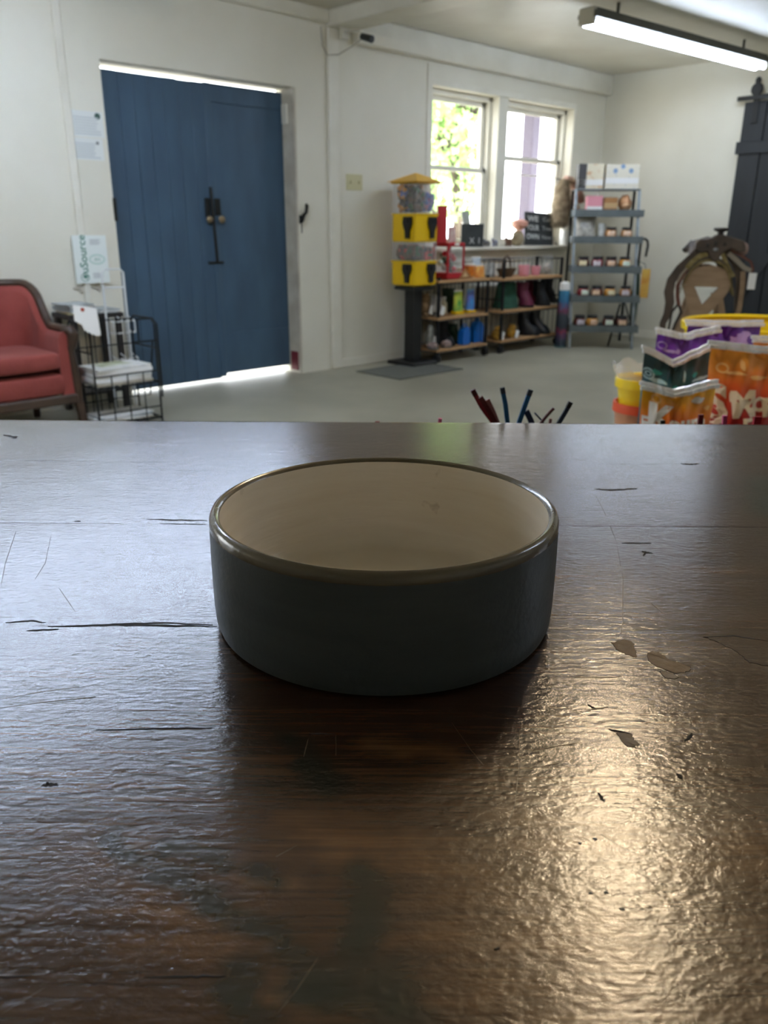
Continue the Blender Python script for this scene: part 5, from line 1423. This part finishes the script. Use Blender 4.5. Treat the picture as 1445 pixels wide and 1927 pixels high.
# skirts and tree draped over the stand
def drape(u, v):
    # u across from left skirt edge to right, v from front to back
    a = (u - .5) * 2
    x = math.copysign(abs(a) ** .8, a) * (.205 - .07 * v)
    top = sz(492) + .02
    z = top - .02 * 0 - (abs(a) ** 2.2) * (.26 - .10 * v) + .07 * max(0, v - .75) * 4 * (1 - abs(a)) + .012 * math.sin(9 * u) * abs(a)
    return (x, -.02 + v * .56, z)
def thick(fn, nu, nv, th):
    o = MB(); 
    g = MB().grid(fn, nu, nv); g2 = MB().grid(lambda u, v: tuple(np.array(fn(u, v)) + np.array([0, 0, th])), nu, nv)
    o.add(g.v, g.f); o.add(g2.v, [tuple(reversed(f)) for f in g2.f])
    n = len(g.v); W_ = nu + 1
    bd_ = [i for i in range(W_)] + [j * W_ + nu for j in range(1, nv + 1)] + [nv * W_ + i for i in range(nu - 1, -1, -1)] + [j * W_ for j in range(nv - 1, 0, -1)]
    for a, b in zip(bd_, bd_[1:] + bd_[:1]): o.f.append((a, b, b + n, a + n))
    return o
thick(drape, 24, 14, .018).build('skirt', M_LEATH, sd, smooth=True)
thick(lambda u, v: tuple(np.array(drape(u, v * .96 + .01)) * np.array([.97, 1, 1]) + np.array([0, -.01, -.022])), 24, 10, .02).build('fleece_lining', M_FLEECE, sd, smooth=True)
# swell (pommel): arched body
sws = [bo(*p) for p in [(1290, 470), (1291, 455), (1297, 449), (1308, 449), (1318, 446), (1325, 441), (1334, 441), (1345, 444), (1360, 449), (1370, 452), (1374, 462), (1376, 474), (1362, 474), (1350, 466), (1336, 478), (1331, 492), (1322, 492), (1312, 474), (1300, 476)]]
k = MB(); k.prism(sws, -.04, .10, 'xz'); so = k.build('swell', M_LEATH, sd)
bv = so.modifiers.new('b', 'BEVEL'); bv.width = .012; bv.segments = 2
MB().lathe([(.026, 0), (.022, .03), (.024, .05), (.05, .06), (.056, .07), (.05, .08), (0, .082)], 18, (sw(1331), .02, sz(447) - .01)).build('horn', M_LEATHD, sd, smooth=True)
for px, py, r_ in ((1324, 458, .016), (1339, 459, .012), (1311, 461, .012)): MB().blob((sw(px), -.045, sz(py)), (r_, .008, r_ * 1.3), 10, 6).build('concho', M_LEATHD, sd, smooth=True)
MB().blob((sw(1325), -.046, sz(469)), (.02, .008, .012), 10, 6).build('silver_plate', mat('dull_silver', '#9A9EA2', .35, .8), sd, smooth=True)
# seat dish and cantle behind
MB().grid(lambda u, v: ((u - .5) * .34 * (1 - .2 * v), .12 + .36 * v, sz(478) - .02 + .10 * v ** 2 - .0 * u + .06 * abs(u - .5) ** 2), 12, 8).build('seat', M_LEATH, sd, smooth=True)
MB().tube([(-.17, .44, sz(475)), (-.13, .49, sz(462)), (0, .51, sz(452)), (.13, .49, sz(462)), (.17, .44, sz(475))], .024, 10).build('cantle', M_LEATH, sd, smooth=True)
# fenders, stirrup leathers, cinch straps
def strap_obj(name, px_pts, w_, y, m_, th=.008):
    o = MB(); L_ = [bo(*p) for p in px_pts]; up, dn = [], []
    n = len(L_)
    for i, (x, z) in enumerate(L_):
        a = L_[max(0, i - 1)]; b = L_[min(n - 1, i + 1)]; dx_, dz_ = b[0] - a[0], b[1] - a[1]; l_ = math.hypot(dx_, dz_); wi = w_[i] if isinstance(w_, list) else w_
        up.append((x - dz_ / l_ * wi / 2, z + dx_ / l_ * wi / 2)); dn.append((x + dz_ / l_ * wi / 2, z - dx_ / l_ * wi / 2))
    o.prism(up + dn[::-1], y, y + th, 'xz'); return o.build(name, m_, sd)
strap_obj('fender', [(1302, 470), (1290, 485), (1270, 508), (1258, 530), (1256, 552), (1260, 572), (1258, 595), (1252, 612), (1254, 640)], [.06, .07, .07, .07, .075, .07, .06, .05, .04], .04, M_LEATH)
strap_obj('stirrup_leather', [(1284, 505), (1275, 520), (1270, 540), (1272, 560), (1276, 578)], .03, .02, mat('russet_leather', '#6A3E30', .6), .01)
strap_obj('edge_binding', [(1283, 504), (1274, 517), (1268, 533)], .016, .012, mat('pale_leather', '#A09484', .7), .006)
strap_obj('cinch_strap', [(1276, 575), (1282, 590), (1274, 612), (1268, 640)], .022, .03, M_LEATHD, .008)
strap_obj('cinch_strap', [(1274, 575), (1265, 590), (1264, 612), (1262, 640)], .018, .018, M_LEATHD, .008)
strap_obj('fender', [(1345, 472), (1362, 490), (1372, 508), (1378, 530), (1378, 560), (1380, 595), (1380, 640)], [.05, .07, .08, .08, .07, .05, .04], .05, M_LEATH)
strap_obj('fleece_edge', [(1348, 476), (1364, 490), (1378, 503), (1390, 508)], [.035, .035, .035, .03], .0, mat('pale_fleece', '#9A9082', .9), .02)
strap_obj('rein', [(1352, 470), (1370, 480), (1388, 492), (1393, 505), (1392, 518)], .018, .02, mat('russet_leather', '#6A3E30', .6), .008)
strap_obj('stirrup_leather', [(1378, 510), (1380, 540), (1381, 575), (1378, 600), (1378, 640)], .035, .03, M_STAND, .01)
strap_obj('breast_collar', [(1337, 476), (1344, 490), (1356, 512), (1362, 520)], .03, -.02, M_FLEECE, .014)
strap_obj('breast_collar', [(1318, 474), (1302, 482), (1290, 494), (1282, 506)], .045, -.02, M_FLEECE, .014)
MB().blob((sw(1373), .06, sz(468)), (.04, .05, .05), 12, 8, .15, 4).build('blanket_roll', mat('pinkish_roll', '#A98E86', .8), sd, smooth=True)
t = thing('price_tag', 'white paper tag hanging from the right side of the saddle', 'price tag', (sp_[0] + math.cos(srz) * sw(1393) + math.sin(srz) * .012, sp_[1] + math.sin(srz) * sw(1393) - math.cos(srz) * .012, sz(527)), srz)
MB().bbox((-.026, -.002, -.062), (.03, .002, .06), .001).build('card', M_WHITE, t)
MB().tube([(0, 0, .058), (-.005, .004, .075), (0, .012, .09)], .002, 5).build('string', M_LEATHD, t)

# ================================================================== DISPLAY TABLE WITH TREAT BAGS AND TUBS
TT = .52
tb0 = C2W(1.45, 2.35)
dt = thing('display_table', 'low wooden display table under the treat bags beyond the counter', 'table', (tb0[0], tb0[1], 0), CROT)
MB().bbox((-.83, -.62, TT - .035), (.85, .30, TT), .005).build('table_top', M_SHELFW, dt)
for x in (-.8, .74):
    for y in (-.57, .2): MB().bbox((x, y, 0), (x + .06, y + .06, TT - .035), .004).build('leg', M_SHELFW, dt)
for y in (-.55, .23): MB().bbox((-.74, y, TT - .12), (.74, y + .02, TT - .035), .003).build('apron', M_SHELFW, dt)
M_SEAL = mat('silver_white_seal', '#EDF1F4', .3, coat=.3)
M_LET = mat('white_lettering', '#F4EFEA', .5)
M_LETC = mat('cream_lettering', '#E9DCC4', .5)
def treat_bag(label, px0, px1, ptop, D, stops, d_=.10, drop=.03, over=.0, rz=0.0, seed=0, left_dip=.5):
    xa, xb = atd(px0, ptop, D), atd(px1, ptop, D); c = (xa + xb) / 2; w_ = float(np.linalg.norm(xb - xa)); h_ = float(c[2]) - TT
    t = thing('treat_bag', label, 'bag', (c[0], c[1], TT), CROT + rz)
    rs_ = random.Random(seed); ph = [rs_.uniform(0, 6) for _ in range(4)]
    def front(u, v, off=0.0, side=-1):
        # u -1..1 across, v 0..1 up
        a = max(0.0, 1 - abs(u) ** 2.6) ** .6
        g = (.86 + .25 * v) if v < .35 else max(.02, (1 - ((v - .35) / .65) ** 1.6)) * .95
        y = side * d_ / 2 * a * g
        wr = .004 * math.sin(9 * u + 7 * v + ph[0]) * math.sin(11 * v + ph[1]) + .003 * math.sin(17 * u - 13 * v + ph[2])
        # upright creases running down from the dip
        cr = .010 * math.exp(-((u - (left_dip * 2 - 1)) / .12) ** 2) * v
        y += side * (wr - cr) * a
        xd = left_dip * 2 - 1
        k = 1 - abs(u - xd) / (1 + abs(xd)); k = max(0, k)
        z = h_ * v - drop * (k ** 1.3) * v ** 3
        x = w_ / 2 * u * (1 - .05 * math.sin(math.pi * min(1, v * 1.1)))
        y += -.02 * k * v ** 3
        return (x, y + side * off, z)
    body = MB()
    body.grid(lambda u, v: front(u * 2 - 1, v), 26, 22); body.grid(lambda u, v: front(1 - u * 2, v, 0, 1), 26, 22)
    m_ = ramp_mat('print_' + label[:14].replace(' ', '_'), stops, 2, 1 / h_, .32, .07, 14)
    body.build('bag_body', m_, t, smooth=True)
    for s_, zo in ((-1, 0.0), (1, .009)):
        o = MB(); pts = []
        for k in range(25):
            u = -1.07 + 2.14 * k / 24; x, y, z = front(max(-1, min(1, u)), 1.0); pts.append((u * w_ / 2, y + s_ * .006, z + zo + .004))
        vs = []
        for x, y, z in pts: vs += [(x, y - .003, z - .006), (x, y + .003, z - .006), (x, y + .003, z + .003), (x, y - .003, z + .003)]
        fs = []
        for k in range(24): fs += [(4 * k + i, 4 * k + (i + 1) % 4, 4 * k + 4 + (i + 1) % 4, 4 * k + 4 + i) for i in range(4)]
        fs += [(3, 2, 1, 0), (96, 97, 98, 99)]
        o.add(vs, fs).build('seal_strip', M_SEAL, t)
    pr = lambda a, b: front(max(-.98, min(.98, a)), max(0.02, min(.99, b)), .0015)   # print lands on the front of the bag
    return t, pr, w_, h_
def print_blob(t, pr, cu, cv, ru, rv, m_, name='printed_patch', seed=0, n=18, ring=None):
    rs_ = random.Random(seed); vs = []
    if ring:
        for i in range(n):
            a = 2 * math.pi * i / n; vs += [pr(cu + ru * (1 - ring) * math.cos(a), cv + rv * (1 - ring) * math.sin(a)), pr(cu + ru * math.cos(a), cv + rv * math.sin(a))]
        MB().add(vs, [(2 * i, 2 * i + 1, (2 * i + 3) % (2 * n), (2 * i + 2) % (2 * n)) for i in range(n)]).build(name, m_, t)
    else:
        rings = 4; vs = [pr(cu, cv)]
        jj = [1 + rs_.uniform(-.25, .25) for _ in range(n)]
        for q in range(1, rings + 1):
            for i in range(n): a = 2 * math.pi * i / n; vs.append(pr(cu + ru * q / rings * jj[i] * math.cos(a), cv + rv * q / rings * jj[i] * math.sin(a)))
        fs = [(0, 1 + i, 1 + (i + 1) % n) for i in range(n)]
        for q in range(rings - 1): fs += [(1 + q * n + i, 1 + (q + 1) * n + i, 1 + (q + 1) * n + (i + 1) % n, 1 + q * n + (i + 1) % n) for i in range(n)]
        MB().add(vs, fs).build(name, m_, t)
def word(t, pr, txt, cu, cv, su, sv, m_, rot=0.0, name='lettering', bold=.03):
    v, fs = text_mesh(txt, 1.0, 0, bold); c, s_ = math.cos(rot), math.sin(rot)
    # refine so the print follows the bag
    bm = bmesh.new(); V_ = [bm.verts.new((a, b, 0)) for a, b in v]
    for f in fs:
        try: bm.faces.new([V_[i] for i in f])
        except Exception: pass
    bmesh.ops.triangulate(bm, faces=bm.faces[:]); bmesh.ops.subdivide_edges(bm, edges=[e for e in bm.edges if e.calc_length() > .18], cuts=1, use_grid_fill=False)
    for q in bm.verts:
        a, b = q.co.x, q.co.y; q.co = Vector(pr(cu + (a * c - b * s_) * su, cv + (a * s_ + b * c) * sv))
    me = bpy.data.meshes.new(name); bm.to_mesh(me); bm.free(); me.materials.append(m_)
    o = bpy.data.objects.new(name, me); COL.objects.link(o); o.parent = t
M_LBLUE = mat('pale_blue_print', '#A8D4E2', .4); M_TEAL2 = mat('teal_print', '#2E9A9A', .4); M_SKY = mat('sky_print', '#5AB8D8', .4)
M_LIL = mat('lilac_print', '#B99AD8', .4); M_LORG = mat('pale_orange_print', '#F2BE7A', .4)
# marks are given where they show on each bag: centre and size in sight-line pixels
class Print:
    def __init__(p, px0, px1, ptop, D, spec, **kw):
        p.t, p.pr, p.w, p.h = treat_bag(spec[0], px0, px1, ptop, D, spec[1], **kw)
        p.cx, p.hw, p.ptop, p.m = (px0 + px1) / 2, (px1 - px0) / 2, ptop, D * 1.04 / FPX
    def uv(p, px, py): return (px - p.cx) / p.hw, 1 - (py - p.ptop) * p.m / p.h
    def blob(p, px, py, rx, ry, m_, seed=0, ring=None, name='printed_patch'):
        u, v = p.uv(px, py); print_blob(p.t, p.pr, u, v, rx / p.hw, ry * p.m / p.h, m_, name, seed, ring=ring)
    def word(p, txt, px, py, em, m_, rot=0.0, bold=.04, sx=1.0):
        u, v = p.uv(px, py); word(p.t, p.pr, txt, u, v, em * sx / p.hw, em * p.m / p.h, m_, rot, bold=bold)
b = Print(1208, 1347, 727, 1.86, ('orange and yellow treat bag with white lettering in front of the teal one',
    [(0, '#D8401E'), (.60, '#DE521E'), (.74, '#E8761E'), (.86, '#F09A26'), (1, '#F4C024')]), d_=.11, drop=.022, seed=1, left_dip=.42)
b.word('F', 1214, 790, 34, M_LET); b.word('K', 1246, 776, 72, M_LET, -.05); b.word('oum', 1292, 789, 40, M_LET)
b.blob(1311, 745, 11, 6, M_LET, 2); b.blob(1233, 740, 9, 9, M_LORG, ring=.4, name='printed_ring'); b.blob(1330, 762, 5, 4, M_LORG, 5)
b = Print(1212, 1345, 655, 2.06, ('dark teal treat bag with pale blue swirl mark behind the yellow one',
    [(0, '#27424C'), (.5, '#2A5A66'), (.66, '#2E7E8C'), (.78, '#23525F'), (.88, '#1E3E48'), (1, '#2A5058')]), d_=.11, drop=.045, seed=2, left_dip=.42)
b.blob(1221, 693, 11, 11, M_LBLUE, ring=.28, name='printed_swirl'); b.blob(1221, 693, 6, 5, M_LBLUE, ring=.4, name='printed_swirl'); b.blob(1239, 702, 15, 5, M_LBLUE, 3); b.blob(1217, 728, 7, 12, M_SKY, 4)
b.blob(1322, 703, 18, 3, M_LBLUE, 5); b.blob(1318, 714, 20, 5, M_TEAL2, 6); b.blob(1272, 712, 6, 8, M_TEAL2, 7); b.blob(1236, 686, 9, 6, M_TEAL2, 8); b.blob(1308, 692, 7, 5, M_TEAL2, 9); b.blob(1288, 690, 2.5, 12, M_LBLUE, 10)
b = Print(1236, 1352, 624, 2.30, ('purple treat bag with a folded top, the left one behind the teal bag',
    [(0, '#3A2470'), (.7, '#6A34AE'), (1, '#7C38B8')]), d_=.10, drop=.02, seed=3, left_dip=.42)
b.blob(1246, 644, 9, 7, M_LIL, ring=.3, name='printed_swirl'); b.blob(1262, 652, 14, 3, M_LIL, 3); b.blob(1318, 650, 20, 4, M_LIL, 4); b.blob(1276, 650, 4, 5, M_LIL, 6)
b = Print(1294, 1432, 612, 2.48, ('purple treat bag with a straight top, the right one before the yellow tub',
    [(0, '#2C2660'), (.7, '#4E2A88'), (1, '#6A2EA0')]), d_=.10, drop=.0, seed=4)
b.blob(1388, 638, 18, 11, M_LIL, 3); b.blob(1398, 628, 14, 6, M_LIL, 5)
b = Print(1338, 1502, 654, 1.98, ('large orange and red treat bag with cream lettering beside the yellow one',
    [(0, '#8A1F22'), (.5, '#A8282A'), (.64, '#C63A28'), (.74, '#E0602A'), (.85, '#EA8E32'), (1, '#F0A83E')]), d_=.13, drop=.012, seed=5, left_dip=.6)
b.word('S', 1352, 752, 92, M_LETC, .1, .05, .8); b.word("'", 1376, 738, 46, M_LETC); b.word('M', 1399, 748, 62, M_LETC, .12, .05); b.word('O', 1430, 748, 34, M_LETC, .1, .05); b.word('RES', 1470, 750, 44, M_LETC, .1, .05); b.word('Es', 1418, 788, 42, M_LETC, .1, .04)
b.blob(1359, 688, 12, 9, M_LORG, ring=.35, name='printed_swirl'); b.blob(1382, 695, 18, 3, M_LORG, 3); b.blob(1394, 680, 4, 10, M_LORG, 4); b.blob(1425, 700, 16, 4, M_LORG, 6)
b = Print(1418, 1540, 643, 2.22, ('orange treat bag half hidden at the right edge behind the large one',
    [(0, '#B8441E'), (.7, '#E07A2A'), (1, '#EE9C38')]), d_=.10, drop=.0, seed=6)
b.blob(1440, 655, 14, 3, M_LORG, 3)
# big yellow tub
tc_ = atd(1440, 606, 2.95); TR_ = float((atd(1440, 606, 2.95) - atd(1291, 606, 2.95)) @ RT)
hb_ = float(tc_[2])
M_TUBY = mat('yellow_tub', '#F2D21E', .4, coat=.2)
tub = thing('yellow_tub', 'tall round yellow plastic tub behind the purple bags', 'tub', (tc_[0], tc_[1], 0))
MB().lathe([(0, 0), (TR_ * .82, 0), (TR_ * .95, hb_ - .03), (TR_ * .94, hb_ - .03), (TR_ * .80, .008), (0, .008)], 48).build('tub_wall', M_TUBY, tub, smooth=True)
MB().lathe([(TR_ * .94, hb_ - .03), (TR_, hb_ - .028), (TR_ * 1.005, hb_ - .004), (TR_ * .985, hb_), (TR_ * .94, hb_ - .008)], 48, caps=False).build('rolled_rim', M_TUBY, tub, smooth=True)
MB().tube([(TR_ * 1.0, -.06, hb_ - .03), (TR_ * 1.06, -.03, hb_ - .06), (TR_ * 1.06, .03, hb_ - .06), (TR_, .06, hb_ - .03)], .008, 7).build('rope_handle', mat('rope_white', '#E0DCCB', .8), tub, smooth=True)
# nested buckets at the left
def bucket(name, label, c, r_, z0, h, m_, rimm, tp=.8):
    t = thing(name, label, 'bucket', (c[0], c[1], z0))
    MB().lathe([(0, 0), (r_ * tp, 0), (r_ * .94, h - .02), (r_ * .9, h - .02), (r_ * (tp - .04), .006), (0, .006)], 32).build('wall', m_, t, smooth=True)
    MB().lathe([(r_ * .92, h - .03), (r_ * 1.02, h - .028), (r_ * 1.02, h), (r_ * .96, h), (r_ * .9, h - .012)], 32, caps=False).build('rim', rimm, t, smooth=True)
    return t
bc = atd(1215, 710, 2.45); br_ = float((atd(1215, 710, 2.45) - atd(1161, 710, 2.45)) @ RT)
zy = float(bc[2]); zo = float(atd(1215, 756, 2.45)[2])
M_ORB = mat('orange_bucket', '#D9542E', .45); M_TANB = mat('tan_bucket', '#B98A6A', .5)
ob_ = bucket('orange_bucket', 'orange rimmed bucket holding the yellow one at the left of the bags', bc, br_ * 1.0, TT, zo - TT, M_TANB, M_ORB, .84)
yb_ = bucket('yellow_bucket', 'small yellow bucket with a clear liner nested in the orange bucket', bc, br_, TT + .035, zy - TT - .035, M_TUBY, M_TUBY, .66)
MB().bbox((-.03, -br_ * .97, zy - TT - .035 - .11), (.05, -br_ * .90, zy - TT - .035 - .045), .002).build('paper_label', M_WHITE, yb_)
o = MB(); zr = zy - TT - .035; rs_ = random.Random(5)
def liner(u, v):
    a = 2 * math.pi * u; k = 1 + .06 * math.sin(5 * a) * v + .04 * math.sin(11 * a + 1) * v
    return (br_ * (.9 + .28 * v) * k * math.cos(a), br_ * (.9 + .28 * v) * k * math.sin(a), zr - .02 + .055 * v + .012 * math.sin(7 * a) * v)
o.grid(liner, 40, 4, closed_u=True).build('clear_liner', mat('clear_film', '#F2F4F2', .15, alpha=.35), yb_, smooth=True)

# ================================================================== FLAT STRIPS STANDING IN THE TROUGH
def strip(label, pts, w_, D, m_, group, tip=None):
    P0 = [atd(px, py, D) for px, py in pts]
    base = P0[-1]; dr = (P0[-1] - P0[-2]); dr = dr / np.linalg.norm(dr)
    low = base + dr * ((base[2] - .64) / max(.2, -dr[2]))
    t = thing('flat_strip', label, 'strip', (low[0], low[1], low[2]), 0, group)
    Q = P0 + [low]; vs = []; n = len(Q)
    for i, p in enumerate(Q):
        a = Q[max(0, i - 1)]; b = Q[min(n - 1, i + 1)]; d = (b - a); d = d / np.linalg.norm(d); s_ = np.cross(d, F0); s_ = s_ / np.linalg.norm(s_)
        for sx_, sf in ((-1, -1), (1, -1), (1, 1), (-1, 1)): vs.append(p - low + s_ * sx_ * w_ / 2 + F0 * sf * .0016)
    fs = [(3, 2, 1, 0), (4 * n - 4, 4 * n - 3, 4 * n - 2, 4 * n - 1)]
    for i in range(n - 1): fs += [(4 * i + k, 4 * i + (k + 1) % 4, 4 * i + 4 + (k + 1) % 4, 4 * i + 4 + k) for k in range(4)]
    MB().add(vs, fs).build('strip_body', m_, t)
    tp = P0[0] - low
    if tip:
        d = P0[1] - P0[0]; d = d / np.linalg.norm(d); s_ = np.cross(d, F0); s_ = s_ / np.linalg.norm(s_); vs = []
        for q in (tp - d * .001, tp + d * .006):
            for sx_, sf in ((-1, -1), (1, -1), (1, 1), (-1, 1)): vs.append(q + s_ * sx_ * w_ * .53 + F0 * sf * .0021)
        MB().add(vs, [(0, 1, 2, 3), (7, 6, 5, 4), (0, 1, 5, 4), (1, 2, 6, 5), (2, 3, 7, 6), (3, 0, 4, 7)]).build('tip_band', tip, t)
    return t
px_m = .9 / FPX
M_SRED = mat('strip_red', '#8A2430', .5); M_SBLUE = mat('strip_blue', '#1F68A8', .45); M_SROSE = mat('strip_rose', '#9A6E66', .6)
M_SNAVY = mat('strip_navy', '#2A3A52', .5); M_SPINK = mat('strip_pink', '#D8548A', .4); M_SMAR = mat('strip_maroon', '#5E2024', .5)
G = 'flat strips standing behind the counter edge'
strip('dark red flat strip leaning left behind the counter edge', [(890, 735), (906, 765), (935, 805)], 9 * px_m, .90, M_SRED, G, M_SMAR)
strip('second dark red flat strip overlapping the first one', [(904, 747), (918, 770), (938, 806)], 9 * px_m, .885, M_SMAR, G)
strip('dusty rose flat strip right of the red ones', [(917, 752), (928, 775), (940, 806)], 9 * px_m, .91, M_SROSE, G)
strip('blue flat strip standing nearly upright behind the counter edge', [(945, 731), (951, 762), (956, 806)], 8.5 * px_m, .90, M_SBLUE, G, M_SNAVY)
strip('blue flat strip leaning to the right behind the counter edge', [(998, 735), (986, 768), (973, 806)], 8.5 * px_m, .90, M_SBLUE, G, M_SNAVY)
strip('short navy strip crossing the leaning blue one', [(990, 773), (998, 790), (1004, 806)], 11 * px_m, .92, M_SNAVY, G)
strip('thin maroon strip leaning right among the short ones', [(1042, 768), (1028, 783), (1010, 806)], 5 * px_m, .915, M_SMAR, G)
strip('thin navy strip leaning left across the maroon one', [(1006, 777), (1018, 790), (1030, 806)], 3 * px_m, .93, M_SNAVY, G)
strip('navy strip with a black tip at the right of the strips', [(1073, 758), (1064, 775), (1052, 795), (1046, 806)], 8 * px_m, .90, M_SNAVY, G, M_VB)
strip('small rose strip end just above the counter edge', [(1036, 788), (1033, 806)], 5 * px_m, .94, M_SROSE, G)
strip('small red strip tip far left of the other strips', [(710, 793), (710, 806)], 9 * px_m, .895, M_SRED, G)
strip('pink topped strip tip left of the red strips', [(828, 789), (826, 806)], 6 * px_m, .895, M_SMAR, G, M_SPINK)
strip('dark red strip tip in front of the yellow treat bag', [(1319, 780), (1316, 806)], 9 * px_m, .895, M_SRED, G)
strip('pink strip tip in front of the large orange bag', [(1364, 782), (1362, 806)], 8 * px_m, .895, M_SPINK, G)
strip('bright red strip tip before the large orange bag, rightmost one', [(1426, 784), (1422, 806)], 14 * px_m, .895, mat('strip_bright_red', '#B01830', .4), G)
strip('black strip tip in front of the yellow treat bag', [(1247, 791), (1246, 806)], 8 * px_m, .895, M_VB, G)
